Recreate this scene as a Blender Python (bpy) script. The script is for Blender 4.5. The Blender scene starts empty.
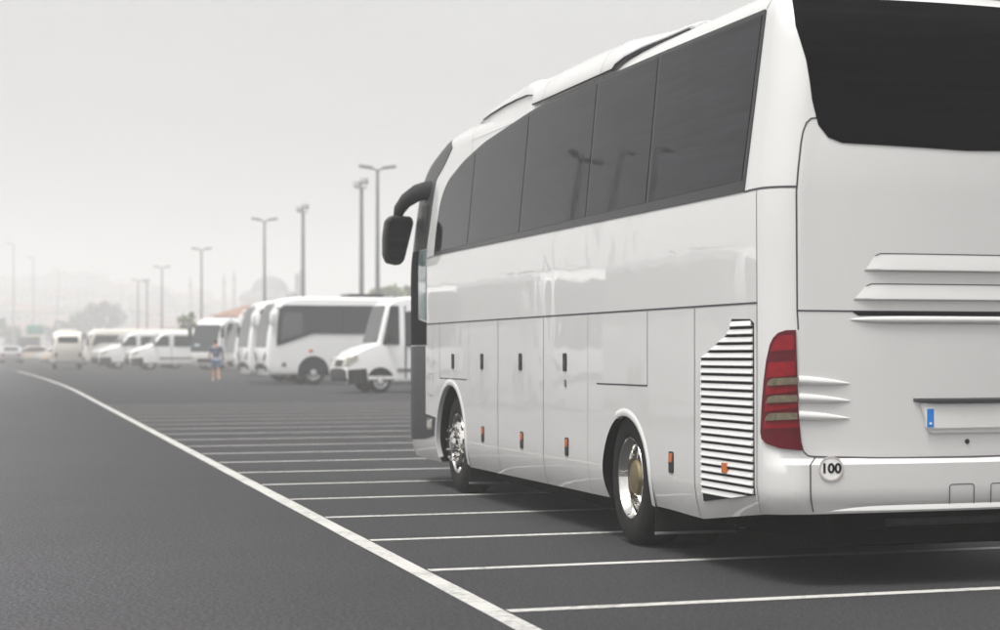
import bpy, bmesh, math, random, bisect
from mathutils import Vector, Matrix
R = math.radians
random.seed(7)
scene = bpy.context.scene
COL = scene.collection

# ------------------------------------------------------------------ materials
def mat(name, col, rough=.5, metal=0.0, coat=0.0, spec=.5, noise=None, bump=None, coat_rough=.03, ior=1.5):
    """noise=(scale, amount, second colour)   bump=(scale, strength, distance)"""
    m = bpy.data.materials.new(name); m.use_nodes = True
    nt = m.node_tree; b = nt.nodes['Principled BSDF']
    b.inputs['Base Color'].default_value = (*col, 1)
    b.inputs['Roughness'].default_value = rough
    b.inputs['Metallic'].default_value = metal
    b.inputs['Coat Weight'].default_value = coat
    b.inputs['Coat Roughness'].default_value = coat_rough
    b.inputs['Specular IOR Level'].default_value = spec
    b.inputs['IOR'].default_value = ior
    tc = nt.nodes.new('ShaderNodeTexCoord')
    if noise:
        n = nt.nodes.new('ShaderNodeTexNoise'); n.inputs['Scale'].default_value = noise[0]
        n.inputs['Detail'].default_value = 6
        nt.links.new(tc.outputs['Object'], n.inputs['Vector'])
        r = nt.nodes.new('ShaderNodeMapRange')
        r.inputs['From Min'].default_value = .35; r.inputs['From Max'].default_value = .7
        r.inputs['To Max'].default_value = noise[1]
        nt.links.new(n.outputs['Fac'], r.inputs['Value'])
        mx = nt.nodes.new('ShaderNodeMix'); mx.data_type = 'RGBA'
        mx.inputs['A'].default_value = (*col, 1); mx.inputs['B'].default_value = (*noise[2], 1)
        nt.links.new(r.outputs['Result'], mx.inputs['Factor'])
        nt.links.new(mx.outputs['Result'], b.inputs['Base Color'])
    if bump:
        n2 = nt.nodes.new('ShaderNodeTexNoise'); n2.inputs['Scale'].default_value = bump[0]
        n2.inputs['Detail'].default_value = 3
        nt.links.new(tc.outputs['Object'], n2.inputs['Vector'])
        bp = nt.nodes.new('ShaderNodeBump'); bp.inputs['Strength'].default_value = bump[1]
        bp.inputs['Distance'].default_value = bump[2]
        nt.links.new(n2.outputs['Fac'], bp.inputs['Height'])
        nt.links.new(bp.outputs['Normal'], b.inputs['Normal'])
        if coat: nt.links.new(bp.outputs['Normal'], b.inputs['Coat Normal'])
    return m

def paint_mat(name, col, dirt=.16):
    """white gloss coachwork: clear coat, a little road film low down and faint panel waviness"""
    m = mat(name, col, rough=.34, coat=.8, coat_rough=.015)
    nt = m.node_tree; b = nt.nodes['Principled BSDF']
    tc = nt.nodes.new('ShaderNodeTexCoord')
    sep = nt.nodes.new('ShaderNodeSeparateXYZ'); nt.links.new(tc.outputs['Object'], sep.inputs['Vector'])
    mp = nt.nodes.new('ShaderNodeMapping'); mp.inputs['Scale'].default_value = (1.5, 1.5, .5)
    nt.links.new(tc.outputs['Object'], mp.inputs['Vector'])
    n = nt.nodes.new('ShaderNodeTexNoise'); n.inputs['Scale'].default_value = 3.0; n.inputs['Detail'].default_value = 7
    nt.links.new(mp.outputs['Vector'], n.inputs['Vector'])
    r = nt.nodes.new('ShaderNodeMapRange')
    r.inputs['From Min'].default_value = 1.3; r.inputs['From Max'].default_value = .3
    r.inputs['To Min'].default_value = .04; r.inputs['To Max'].default_value = dirt
    nt.links.new(sep.outputs['Z'], r.inputs['Value'])
    ml = nt.nodes.new('ShaderNodeMath'); ml.operation = 'MULTIPLY'
    nt.links.new(r.outputs['Result'], ml.inputs[0]); nt.links.new(n.outputs['Fac'], ml.inputs[1])
    mx = nt.nodes.new('ShaderNodeMix'); mx.data_type = 'RGBA'
    mx.inputs['A'].default_value = (*col, 1); mx.inputs['B'].default_value = (.36, .35, .33, 1)
    nt.links.new(ml.outputs['Value'], mx.inputs['Factor'])
    nt.links.new(mx.outputs['Result'], b.inputs['Base Color'])
    # waviness of the sheet metal in the clear coat
    n2 = nt.nodes.new('ShaderNodeTexNoise'); n2.inputs['Scale'].default_value = 2.2; n2.inputs['Detail'].default_value = 1
    nt.links.new(tc.outputs['Object'], n2.inputs['Vector'])
    bp = nt.nodes.new('ShaderNodeBump'); bp.inputs['Strength'].default_value = .25; bp.inputs['Distance'].default_value = .012
    nt.links.new(n2.outputs['Fac'], bp.inputs['Height'])
    nt.links.new(bp.outputs['Normal'], b.inputs['Coat Normal'])
    return m

M = {}
M['white'] = paint_mat('white_paint', (.645, .645, .637))
M['white2'] = paint_mat('cool_white_paint', (.78, .785, .79), .25)
M['cream'] = paint_mat('cream_paint', (.76, .73, .66), .3)
M['glass'] = mat('tinted_glass', (.006, .0065, .008), rough=.03, spec=.07, bump=(1.1, .07, .02))
M['rearglass'] = mat('rear_glass', (.002, .002, .003), rough=.05, spec=.04, bump=(1.0, .1, .02))
M['frit'] = mat('black_glass_border', (.008, .008, .010), rough=.25, spec=.18)
M['cabglass'] = mat('cab_glass', (.20, .27, .26), rough=.04, spec=.5, noise=(3, .8, (.07, .09, .09)))
M['farcab'] = mat('far_cab_glass', (.07, .078, .08), rough=.06, spec=.5)
M['farglass'] = mat('window_glass', (.028, .031, .035), rough=.08, spec=.28)
M['seam'] = mat('seam_shadow_gap', (.05, .045, .055), rough=.8)
M['black'] = mat('black_plastic', (.010, .010, .011), rough=.45, spec=.3, noise=(20, .5, (.03, .03, .032)))
M['gloss_black'] = mat('dark_grey_lacquer', (.030, .031, .034), rough=.3, spec=.18)
M['matte'] = mat('matte_black_trim', (.008, .008, .009), rough=.7, spec=.06)
M['rubber'] = mat('rubber', (.009, .009, .009), rough=.85, spec=.2, noise=(9, .7, (.017, .016, .015)), bump=(60, .2, .004))
M['under'] = mat('underbody', (.007, .007, .007), rough=.95, spec=.1)
M['chrome'] = mat('polished_aluminium', (.80, .79, .76), rough=.07, metal=1, noise=(14, .6, (.55, .53, .5)))
M['brass'] = mat('oily_hub', (.30, .24, .13), rough=.4, metal=.8, noise=(12, .7, (.12, .10, .07)))
M['alu'] = mat('aluminium_strip', (.5, .5, .5), rough=.35, metal=1)
M['steel'] = mat('galvanised_steel', (.20, .20, .205), rough=.55, metal=.4, noise=(4, .5, (.13, .13, .135)))
M['pale_steel'] = mat('pale_steel', (.50, .50, .51), rough=.6, metal=.2, noise=(4, .5, (.4, .4, .41)))
M['red'] = mat('red_lens', (.25, .003, .009), rough=.2, coat=.2, spec=.3, noise=(26, .6, (.15, .002, .006)))
M['darkred'] = mat('dark_red_lens', (.10, .002, .008), rough=.2, coat=.2, spec=.3, noise=(22, .6, (.075, .003, .008)))
M['clear'] = mat('clear_lens', (.16, .135, .09), rough=.15, coat=.3, noise=(30, .8, (.08, .065, .04)))
M['amber'] = mat('amber_lens', (.55, .13, .012), rough=.2, coat=.5)
M['blue'] = mat('plate_blue', (.025, .21, .62), rough=.35)
M['plate'] = mat('plate_white', (.74, .74, .72), rough=.35, noise=(8, .4, (.62, .62, .6)))
M['ring'] = mat('sticker_ring', (.50, .45, .43), rough=.5)
M['ink'] = mat('black_print', (.008, .008, .011), rough=.6, spec=.2)
M['paper'] = mat('sticker_white', (.82, .81, .79), rough=.5, noise=(30, .3, (.74, .72, .70)))
M['headlight'] = mat('headlight', (.55, .53, .46), rough=.12, coat=.6, noise=(9, .7, (.3, .28, .22)))
M['skin'] = mat('skin', (.45, .24, .16), rough=.6, noise=(8, .4, (.38, .19, .13)))
M['shirt'] = mat('grey_blue_shirt', (.115, .14, .20), rough=.9, noise=(9, .6, (.085, .10, .15)))
M['denim'] = mat('light_denim', (.19, .28, .42), rough=.9, noise=(14, .6, (.14, .22, .35)))
M['hair'] = mat('dark_hair', (.02, .016, .014), rough=.6)
M['bark'] = mat('bark', (.10, .075, .055), rough=.9, noise=(6, .6, (.06, .05, .04)))
M['leaf'] = mat('leaf_green', (.055, .085, .04), rough=.7, noise=(.7, .9, (.09, .12, .045)))
M['leaf_dark'] = mat('leaf_dark_green', (.035, .055, .035), rough=.7, noise=(.6, .9, (.06, .085, .045)))
M['leaf_fresh'] = mat('leaf_fresh_green', (.13, .18, .04), rough=.7, noise=(.9, .9, (.08, .12, .03)))
M['hill'] = mat('hillside', (.055, .06, .05), rough=1, noise=(.03, .8, (.10, .095, .08)))
M['stone'] = mat('pale_stone', (.34, .32, .29), rough=.9, noise=(.4, .6, (.28, .265, .24)))
M['lead'] = mat('lead_roof', (.11, .12, .14), rough=.7, noise=(.3, .6, (.13, .14, .16)))
M['tile'] = mat('clay_tile', (.27, .16, .12), rough=.9, noise=(1.2, .7, (.22, .13, .10)))
M['render_a'] = mat('cream_render', (.46, .43, .37), rough=.9, noise=(.4, .6, (.38, .35, .30)))
M['render_b'] = mat('white_render', (.56, .55, .53), rough=.9, noise=(.4, .6, (.46, .45, .43)))
M['render_c'] = mat('pink_render', (.44, .37, .34), rough=.9, noise=(.4, .6, (.38, .29, .25)))
M['sign_green'] = mat('sign_green', (.03, .22, .17), rough=.45, noise=(2, .3, (.03, .18, .14)))
M['sign_yellow'] = mat('sign_yellow', (.62, .5, .06), rough=.5, noise=(2, .3, (.5, .4, .05)))
M['silver'] = mat('silver_car_paint', (.42, .42, .43), rough=.35, coat=.8)
M['dark_paint'] = mat('dark_grey_paint', (.12, .12, .135), rough=.35, coat=.8)
M['beige_paint'] = mat('beige_paint', (.52, .42, .34), rough=.35, coat=.8)

def streak_glass(m, col2):
    nt = m.node_tree; b = nt.nodes['Principled BSDF']
    tc = nt.nodes.new('ShaderNodeTexCoord'); mp = nt.nodes.new('ShaderNodeMapping'); mp.inputs['Scale'].default_value = (.5, .5, 16)
    mp.inputs['Rotation'].default_value = (0, R(4), 0)
    n = nt.nodes.new('ShaderNodeTexNoise'); n.inputs['Scale'].default_value = 1.6; n.inputs['Detail'].default_value = 4
    nt.links.new(tc.outputs['Object'], mp.inputs['Vector']); nt.links.new(mp.outputs['Vector'], n.inputs['Vector'])
    r = nt.nodes.new('ShaderNodeMapRange'); r.inputs['From Min'].default_value = .35; r.inputs['From Max'].default_value = .68
    nt.links.new(n.outputs['Fac'], r.inputs['Value'])
    mx = nt.nodes.new('ShaderNodeMix'); mx.data_type = 'RGBA'
    mx.inputs['A'].default_value = b.inputs['Base Color'].default_value; mx.inputs['B'].default_value = (*col2, 1)
    nt.links.new(r.outputs['Result'], mx.inputs['Factor']); nt.links.new(mx.outputs['Result'], b.inputs['Base Color'])
streak_glass(M['glass'], (.018, .020, .026)); streak_glass(M['rearglass'], (.006, .0055, .006))

def asphalt():
    m = bpy.data.materials.new('asphalt'); m.use_nodes = True
    nt = m.node_tree; b = nt.nodes['Principled BSDF']; L = nt.links.new
    tc = nt.nodes.new('ShaderNodeTexCoord')
    def noise(scale, det, lo, hi, a, c):
        n = nt.nodes.new('ShaderNodeTexNoise'); n.inputs['Scale'].default_value = scale; n.inputs['Detail'].default_value = det
        L(tc.outputs['Object'], n.inputs['Vector'])
        r = nt.nodes.new('ShaderNodeMapRange'); r.inputs['From Min'].default_value = lo; r.inputs['From Max'].default_value = hi
        r.inputs['To Min'].default_value = a; r.inputs['To Max'].default_value = c
        L(n.outputs['Fac'], r.inputs['Value']); return n, r.outputs['Result']
    big, fb = noise(.09, 4, .3, .7, .90, 1.10)
    mid, fm = noise(.8, 5, .3, .7, .93, 1.07)
    fine, ff = noise(48, 4, .34, .68, .30, 1.75)
    grit, fg = noise(110, 1, .60, .74, 0, 1.6)
    p = fb
    mott, fmo = noise(30, 5, .36, .64, .62, 1.38)
    for q in (fm, ff, fmo):
        k = nt.nodes.new('ShaderNodeMath'); k.operation = 'MULTIPLY'; L(p, k.inputs[0]); L(q, k.inputs[1]); p = k.outputs['Value']
    k = nt.nodes.new('ShaderNodeMath'); k.operation = 'MULTIPLY_ADD'; L(fg, k.inputs[0]); k.inputs[1].default_value = .5; L(p, k.inputs[2])
    mx = nt.nodes.new('ShaderNodeVectorMath'); mx.operation = 'SCALE'
    mx.inputs[0].default_value = ASPHALT; L(k.outputs['Value'], mx.inputs['Scale'])
    # haze painted into the asphalt colour: paler left of the edge line, bays stay dark
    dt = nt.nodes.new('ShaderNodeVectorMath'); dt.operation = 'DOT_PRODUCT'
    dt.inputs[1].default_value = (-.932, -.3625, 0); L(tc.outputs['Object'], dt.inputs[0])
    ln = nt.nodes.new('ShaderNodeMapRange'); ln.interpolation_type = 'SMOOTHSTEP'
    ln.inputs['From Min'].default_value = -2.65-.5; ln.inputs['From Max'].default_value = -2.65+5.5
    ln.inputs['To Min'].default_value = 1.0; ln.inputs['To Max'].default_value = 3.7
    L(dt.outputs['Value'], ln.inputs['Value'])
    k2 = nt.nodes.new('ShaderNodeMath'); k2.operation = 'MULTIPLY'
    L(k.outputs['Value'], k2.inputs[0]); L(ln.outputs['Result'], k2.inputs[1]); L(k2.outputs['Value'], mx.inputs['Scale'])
    L(mx.outputs['Vector'], b.inputs['Base Color'])
    b.inputs['Roughness'].default_value = .8; b.inputs['Specular IOR Level'].default_value = .32
    bp = nt.nodes.new('ShaderNodeBump'); bp.inputs['Strength'].default_value = .6; bp.inputs['Distance'].default_value = .006
    L(fine.outputs['Fac'], bp.inputs['Height']); L(bp.outputs['Normal'], b.inputs['Normal'])
    return m
ASPHALT = (.0215, .0213, .0232)
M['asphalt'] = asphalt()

def road_paint():
    m = bpy.data.materials.new('worn_road_paint'); m.use_nodes = True
    nt = m.node_tree; b = nt.nodes['Principled BSDF']; L = nt.links.new
    tc = nt.nodes.new('ShaderNodeTexCoord')
    n = nt.nodes.new('ShaderNodeTexNoise'); n.inputs['Scale'].default_value = 18; n.inputs['Detail'].default_value = 6
    n3 = nt.nodes.new('ShaderNodeTexNoise'); n3.inputs['Scale'].default_value = 1.7; n3.inputs['Detail'].default_value = 5
    L(tc.outputs['Object'], n.inputs['Vector']); L(tc.outputs['Object'], n3.inputs['Vector'])
    a = nt.nodes.new('ShaderNodeMath'); a.operation = 'MULTIPLY_ADD'; a.inputs[1].default_value = .7
    L(n3.outputs['Fac'], a.inputs[0]); L(n.outputs['Fac'], a.inputs[2])
    r = nt.nodes.new('ShaderNodeMapRange'); r.inputs['From Min'].default_value = .50; r.inputs['From Max'].default_value = .88
    L(a.outputs['Value'], r.inputs['Value'])
    mx = nt.nodes.new('ShaderNodeMix'); mx.data_type = 'RGBA'
    mx.inputs['A'].default_value = (.14, .14, .14, 1); mx.inputs['B'].default_value = (.44, .435, .415, 1)
    L(r.outputs['Result'], mx.inputs['Factor']); L(mx.outputs['Result'], b.inputs['Base Color'])
    b.inputs['Roughness'].default_value = .7
    return m
M['line'] = road_paint()

# ------------------------------------------------------------------ object helpers
def link(o, parent=None):
    COL.objects.link(o)
    if parent: o.parent = parent
    return o
def tag(o, label=None, cat=None, group=None, kind=None):
    if label: o['label'] = label
    if cat: o['category'] = cat
    if group: o['group'] = group
    if kind: o['kind'] = kind
    return o
def empty(name, loc=(0, 0, 0), rz=0, label=None, cat=None, group=None):
    o = bpy.data.objects.new(name, None); o.empty_display_size = .3
    o.location = loc; o.rotation_euler = (0, 0, rz); link(o)
    return tag(o, label, cat, group)
def build(name, bm, mats, parent=None, smooth=35):
    me = bpy.data.meshes.new(name); bm.normal_update(); bm.to_mesh(me); bm.free()
    for m in (mats if isinstance(mats, (list, tuple)) else [mats]): me.materials.append(m)
    if smooth:
        for p in me.polygons: p.use_smooth = True
        me.set_sharp_from_angle(angle=R(smooth))
    return link(bpy.data.objects.new(name, me), parent)
def copy_tree(o, parent=None):
    c = o.copy(); COL.objects.link(c)
    if parent: c.parent = parent
    for ch in list(o.children): copy_tree(ch, c)
    return c

def box(bm, c, s, rot=None, bev=0, mi=0):
    b2 = bmesh.new(); bmesh.ops.create_cube(b2, size=1)
    for v in b2.verts: v.co = Vector((v.co.x*s[0], v.co.y*s[1], v.co.z*s[2]))
    if bev: bmesh.ops.bevel(b2, geom=list(b2.edges), offset=bev, segments=2, affect='EDGES', profile=.5)
    for v in b2.verts:
        if rot: v.co = rot @ v.co
        v.co += Vector(c)
    merge(bm, b2, mi)
def merge(bm, b2, mi=None):
    mp = {v: bm.verts.new(v.co) for v in b2.verts}
    for f in b2.faces:
        nf = bm.faces.new([mp[v] for v in f.verts]); nf.material_index = f.material_index if mi is None else mi
    b2.free()
def lathe(bm, prof, n=40, axis='Y', c=(0, 0, 0), mi=0, ang=None):
    """prof: (radius, along-axis)"""
    rings = []
    for r, h in prof:
        ring = []
        for i in range(n):
            a = 2*math.pi*i/n
            p = (r*math.cos(a), h, r*math.sin(a)) if axis == 'Y' else (r*math.cos(a), r*math.sin(a), h)
            ring.append(bm.verts.new(Vector(p)+Vector(c)))
        rings.append(ring)
    for a, b in zip(rings, rings[1:]):
        for i in range(n):
            f = bm.faces.new((a[i], a[(i+1) % n], b[(i+1) % n], b[i])); f.material_index = mi
def tube(bm, path, rad, n=10, mi=0, flat=1.0):
    path = [Vector(p) for p in path]; rings = []
    for i, p in enumerate(path):
        d = (path[min(i+1, len(path)-1)]-path[max(i-1, 0)]).normalized()
        u = d.cross(Vector((0, 0, 1)))
        if u.length < 1e-3: u = Vector((1, 0, 0))
        u.normalize(); w = u.cross(d)
        r = rad[i] if isinstance(rad, (list, tuple)) else rad
        rings.append([bm.verts.new(p+u*(r*flat*math.cos(2*math.pi*k/n))+w*(r*math.sin(2*math.pi*k/n))) for k in range(n)])
    for a, b in zip(rings, rings[1:]):
        for k in range(n):
            f = bm.faces.new((a[k], a[(k+1) % n], b[(k+1) % n], b[k])); f.material_index = mi
    for r_ in (rings[0], rings[-1]):
        f = bm.faces.new(r_); f.material_index = mi
    bmesh.ops.recalc_face_normals(bm, faces=list(bm.faces))

def round_poly(poly, r, n=5):
    out = []
    N = len(poly)
    for i in range(N):
        p = Vector(poly[i]); a = Vector(poly[i-1]); b = Vector(poly[(i+1) % N])
        rr = r[i] if isinstance(r, (list, tuple)) else r
        da, db = a-p, b-p
        k = min(rr, da.length*.45, db.length*.45)
        if k < 1e-4: out.append(tuple(p)); continue
        p0, p1 = p+da.normalized()*k, p+db.normalized()*k
        for j in range(n+1):
            t = j/n
            out.append(tuple(p0*(1-t)**2+p*2*t*(1-t)+p1*t*t))
    return out
def normal_of(surf, t, z):
    h = .004
    a = Vector(surf(t+h, z))-Vector(surf(t-h, z)); b = Vector(surf(t, z+h))-Vector(surf(t, z-h))
    return a.cross(b).normalized()
def patch_into(bm, surf, poly, off=.004, thick=.014, step=(.15, .12), mi=0, offfn=None, flip=False):
    """a panel of real thickness lying on the surface surf(t,z); poly in (t,z). offfn(t,z) adds relief"""
    b2 = bmesh.new()
    b2.faces.new([b2.verts.new((p[0], p[1], 0)) for p in poly])
    for ax in (0, 1):
        lo = min(p[ax] for p in poly); hi = max(p[ax] for p in poly)
        k = int((hi-lo)/step[ax])
        for i in range(1, k+1):
            co = [0, 0, 0]; no = [0, 0, 0]; co[ax] = lo+(hi-lo)*i/(k+1); no[ax] = 1
            bmesh.ops.bisect_plane(b2, geom=list(b2.verts)+list(b2.edges)+list(b2.faces), plane_co=co, plane_no=no, dist=1e-6)
    cx = sum(p[0] for p in poly)/len(poly); cz = sum(p[1] for p in poly)/len(poly)
    s = -1 if flip else 1
    outer, inner = {}, {}
    for v in b2.verts:
        t, z = v.co.x, v.co.y
        nrm = normal_of(surf, t, z)*s
        o_ = off+(offfn(t, z) if offfn else 0)
        p = Vector(surf(t, z))
        outer[v] = bm.verts.new(p+nrm*o_)
        if any(e.is_boundary for e in v.link_edges): inner[v] = bm.verts.new(p+nrm*(off-thick))
    new = []
    for f in b2.faces:
        nf = bm.faces.new([outer[v] for v in f.verts]); new.append(nf)
    for e in b2.edges:
        if e.is_boundary:
            a, b = e.verts
            new.append(bm.faces.new((outer[a], outer[b], inner[b], inner[a])))
    bmesh.ops.recalc_face_normals(bm, faces=new)
    # make the front side look outwards
    f0 = new[0]; f0.normal_update()
    nrm = normal_of(surf, cx, cz)*s
    tot = sum((f.normal.dot(nrm)*f.calc_area() for f in new[:len(b2.faces)]), 0.0)
    if tot < 0:
        bmesh.ops.reverse_faces(bm, faces=new)
    for f in new: f.material_index = mi
    b2.free()
def patch(name, surf, poly, m, parent, **k):
    bm = bmesh.new(); patch_into(bm, surf, poly, **k)
    return build(name, bm, m, parent)
def ribbon_into(bm, surf, pts, width=.007, off=.0025, step=.03, flip=False, mi=0):
    P = [Vector(p) for p in pts]; Q = []
    for a, b in zip(P, P[1:]):
        n = max(1, int((b-a).length/step))
        Q += [a+(b-a)*i/n for i in range(n)]
    Q.append(P[-1])
    rows = []
    for i, p in enumerate(Q):
        d = (Q[min(i+1, len(Q)-1)]-Q[max(i-1, 0)]).normalized(); n = Vector((-d.y, d.x))*width/2
        row = []
        for q in (p+n, p-n):
            nr = normal_of(surf, q.x, q.y)*(-1 if flip else 1)
            row.append(bm.verts.new(Vector(surf(q.x, q.y))+nr*off))
        rows.append(row)
    for a, b in zip(rows, rows[1:]):
        f = bm.faces.new((a[0], a[1], b[1], b[0])); f.material_index = mi
    bm.normal_update()

# ------------------------------------------------------------------ world, sun, camera
W_ = bpy.data.worlds.new('World'); scene.world = W_; W_.use_nodes = True
SUN_DIR = Vector((-.22, -.28, .93)).normalized()        # towards the sun, behind the cloud
el = math.asin(SUN_DIR.z); az = math.atan2(SUN_DIR.x, SUN_DIR.y)
nt = W_.node_tree; bg = nt.nodes['Background']
sky = nt.nodes.new('ShaderNodeTexSky'); sky.sky_type = 'NISHITA'; sky.sun_disc = False
sky.sun_elevation = el; sky.sun_rotation = az
sky.air_density = 1.2; sky.dust_density = 6.0; sky.ozone_density = 1.0
hs = nt.nodes.new('ShaderNodeHueSaturation'); hs.inputs['Saturation'].default_value = .07
nt.links.new(sky.outputs['Color'], hs.inputs['Color'])
tcw = nt.nodes.new('ShaderNodeTexCoord')
mpw = nt.nodes.new('ShaderNodeMapping'); mpw.inputs['Scale'].default_value = (1, 1, 3.2)
nt.links.new(tcw.outputs['Generated'], mpw.inputs['Vector'])
cl = nt.nodes.new('ShaderNodeTexNoise'); cl.inputs['Scale'].default_value = 2.6; cl.inputs['Detail'].default_value = 5
nt.links.new(mpw.outputs['Vector'], cl.inputs['Vector'])
rw = nt.nodes.new('ShaderNodeMapRange'); rw.inputs['From Min'].default_value = .3; rw.inputs['From Max'].default_value = .7
rw.inputs['To Min'].default_value = .84; rw.inputs['To Max'].default_value = 1.15
nt.links.new(cl.outputs['Fac'], rw.inputs['Value'])
vm = nt.nodes.new('ShaderNodeVectorMath'); vm.operation = 'SCALE'
nt.links.new(hs.outputs['Color'], vm.inputs[0]); nt.links.new(rw.outputs['Result'], vm.inputs['Scale'])
wt = nt.nodes.new('ShaderNodeVectorMath'); wt.operation = 'MULTIPLY'; wt.inputs[1].default_value = (1.0, .992, .975)
nt.links.new(vm.outputs['Vector'], wt.inputs[0]); nt.links.new(wt.outputs['Vector'], bg.inputs['Color'])
bg.inputs['Strength'].default_value = .13

sd = bpy.data.lights.new('sun', 'SUN'); sd.energy = 2.2; sd.angle = R(20); sd.color = (1, .975, .94)
so = bpy.data.objects.new('sun', sd); so.rotation_euler = SUN_DIR.to_track_quat('Z', 'Y').to_euler(); link(so)

cam = bpy.data.cameras.new('camera'); co = bpy.data.objects.new('camera', cam); link(co)
co.location = (0, 0, 1.5); co.rotation_euler = (R(90), 0, 0)
cam.sensor_width = 36; cam.lens = 36*2.08; cam.shift_x = -.30; cam.shift_y = .031
cam.clip_start = .5; cam.clip_end = 6000
cam.dof.use_dof = True; cam.dof.focus_distance = 15.0; cam.dof.aperture_fstop = 2.3
scene.camera = co
vs = scene.view_settings; vs.view_transform = 'Standard'; vs.look = 'None'; vs.exposure = 0.58; vs.gamma = 1
vs.use_curve_mapping = False
scene.render.engine = 'CYCLES'
cy = scene.cycles
cy.use_denoising = True; cy.volume_bounces = 2; cy.max_bounces = 8; cy.diffuse_bounces = 3; cy.glossy_bounces = 4
cy.use_adaptive_sampling = True; cy.adaptive_threshold = .015

# ------------------------------------------------------------------ setting: ground, hills, haze
def quad_sheet(name, pts, z, m, kind='structure', sub=1):
    bm = bmesh.new(); bm.faces.new([bm.verts.new((x, y, z)) for x, y in pts])
    o = build(name, bm, m, smooth=0); tag(o, kind=kind); return o
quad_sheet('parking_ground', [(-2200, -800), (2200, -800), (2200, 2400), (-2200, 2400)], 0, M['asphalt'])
LD = Vector((-.3625, .932)); LR = Vector((.932, .3625))             # along the edge line / across it
LP = Vector((-1.673, 11.6))
def strip(name, a, b, width, z):
    d = (b-a).normalized(); n = Vector((-d.y, d.x))*width/2
    bm = bmesh.new()
    k = max(2, int((b-a).length/1.5)); L_ = []
    for i in range(k+1):
        p = a+(b-a)*i/k
        j = [random.uniform(-.006, .006) for _ in range(2)]
        L_.append((bm.verts.new((*(p+n*(1+j[0]*8)), z)), bm.verts.new((*(p-n*(1+j[1]*8)), z))))
    for p, q in zip(L_, L_[1:]): bm.faces.new((p[0], p[1], q[1], q[0]))
    bmesh.ops.recalc_face_normals(bm, faces=list(bm.faces))
    for f in bm.faces:
        if f.normal.z < 0: f.normal_flip()
    return tag(build(name, bm, M['line'], smooth=0), kind='structure')
bm = bmesh.new(); prev = None
for i in range(0, 131):
    p = LP+LD*(-8+i); bend = max(0, p.y-68); p = p-LR*(.85*(bend/46)**1.6)
    w_ = .0675*(1+random.uniform(-.05, .05)); q = (bm.verts.new((*(p-LR*w_), .003)), bm.verts.new((*(p+LR*w_), .003)))
    if prev: bm.faces.new((prev[0], prev[1], q[1], q[0]))
    prev = q
tag(build('road_edge_line', bm, M['line'], smooth=0), kind='structure')
for n in range(-2, 20):
    p = LP+LD*((11.73+2.14*n-11.6)/.932)
    strip('bay_line', p+LR*.08, p+LR*15.5, .13, .003)

def hill_h(x, y):
    u = x/max(y, 1)
    ridge = 27-9*max(0, min(1, (u+.36)/.14))+3.5*math.sin(x*.012+1)+2.2*math.sin(x*.031)+1.0*math.sin(x*.085+y*.03)
    ridge *= 1.10
    k = max(0, min(1, (y-570)/620)); k = k*k*(3-2*k)
    return ridge*k
bm = bmesh.new()
nx, ny = 90, 18
G = [[bm.verts.new((-900+1700*i/nx, 560+1000*j/ny, -0.5 if j == 0 else hill_h(-900+1700*i/nx, 560+1000*j/ny))) for i in range(nx+1)] for j in range(ny+1)]
for j in range(ny):
    for i in range(nx): bm.faces.new((G[j][i], G[j][i+1], G[j+1][i+1], G[j+1][i]))
tag(build('hills', bm, M['hill']), kind='structure')

# air: one closed box of pale haze round the whole place
hz = bpy.data.materials.new('haze_air'); hz.use_nodes = True
nt = hz.node_tree; nt.nodes.remove(nt.nodes['Principled BSDF'])
pv = nt.nodes.new('ShaderNodeVolumePrincipled')
pv.inputs['Color'].default_value = (.985, .985, .985, 1); pv.inputs['Density'].default_value = .0021; pv.inputs['Anisotropy'].default_value = .0
nt.links.new(pv.outputs['Volume'], nt.nodes['Material Output'].inputs['Volume'])
bm = bmesh.new(); box(bm, (0, 600, 31.5), (4500, 3700, 65))
tag(build('haze', bm, hz, smooth=0), kind='stuff')

# ------------------------------------------------------------------ the big white coach: its surface
def tab(T, z):
    if z <= T[0][0]: return T[0][1]
    for (a, p), (b, q) in zip(T, T[1:]):
        if z <= b: return p+(q-p)*(z-a)/(b-a)
    return T[-1][1]
CW = 1.275
def half_w(z):
    i = 0.0
    if z < .62: i += .05*((.62-z)/.3)**2
    if z > 2.45: i += .093*(z-2.45)
    if z > 3.62:
        q = min(1, (z-3.62)/.18); i += .17*(1-math.sqrt(max(0, 1-q*q)))
    return CW-i
FRONT = [(.3, 10.78), (2.3, 10.78), (2.8, 10.72), (3.1, 10.66), (3.31, 10.55), (3.42, 10.38), (3.52, 10.15), (3.62, 9.7), (3.72, 9.25), (3.77, 8.9), (3.80, 8.0)]
REAR = [(.3, .02), (.45, .05), (.55, .06), (.765, .06), (.80, .0), (2.6, 0), (3.1, -.03), (3.5, -.10), (3.72, -.24), (3.8, -.45)]
NR, NS, NF = 20, 46, 16
def outline(z):
    w = half_w(z); ro = tab(REAR, z); pts = []
    cx, cyy, bow, n = .30, .22, .10, NR//2
    yc = w-cyy
    for i in range(n):
        y = yc*i/n; pts.append((-cx-ro-bow*(1-(y/yc)**2), y))
    for i in range(n+1):
        a = math.pi/2*i/n; pts.append((-(cx+ro)*math.cos(a), yc+cyy*math.sin(a)))
    i0 = len(pts)-1
    f = tab(FRONT, z); a_, b_ = .85, min(.95, w-.03)
    for i in range(NS): pts.append((f*(i+1)/NS, w))
    for i in range(1, NF):
        a = math.pi/2*i/(NF-1); pts.append((f+a_*math.sin(a), w-b_*(1-math.cos(a))))
    pts.append((f+a_+.03, 0))
    return pts, i0
_oc = {}
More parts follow.
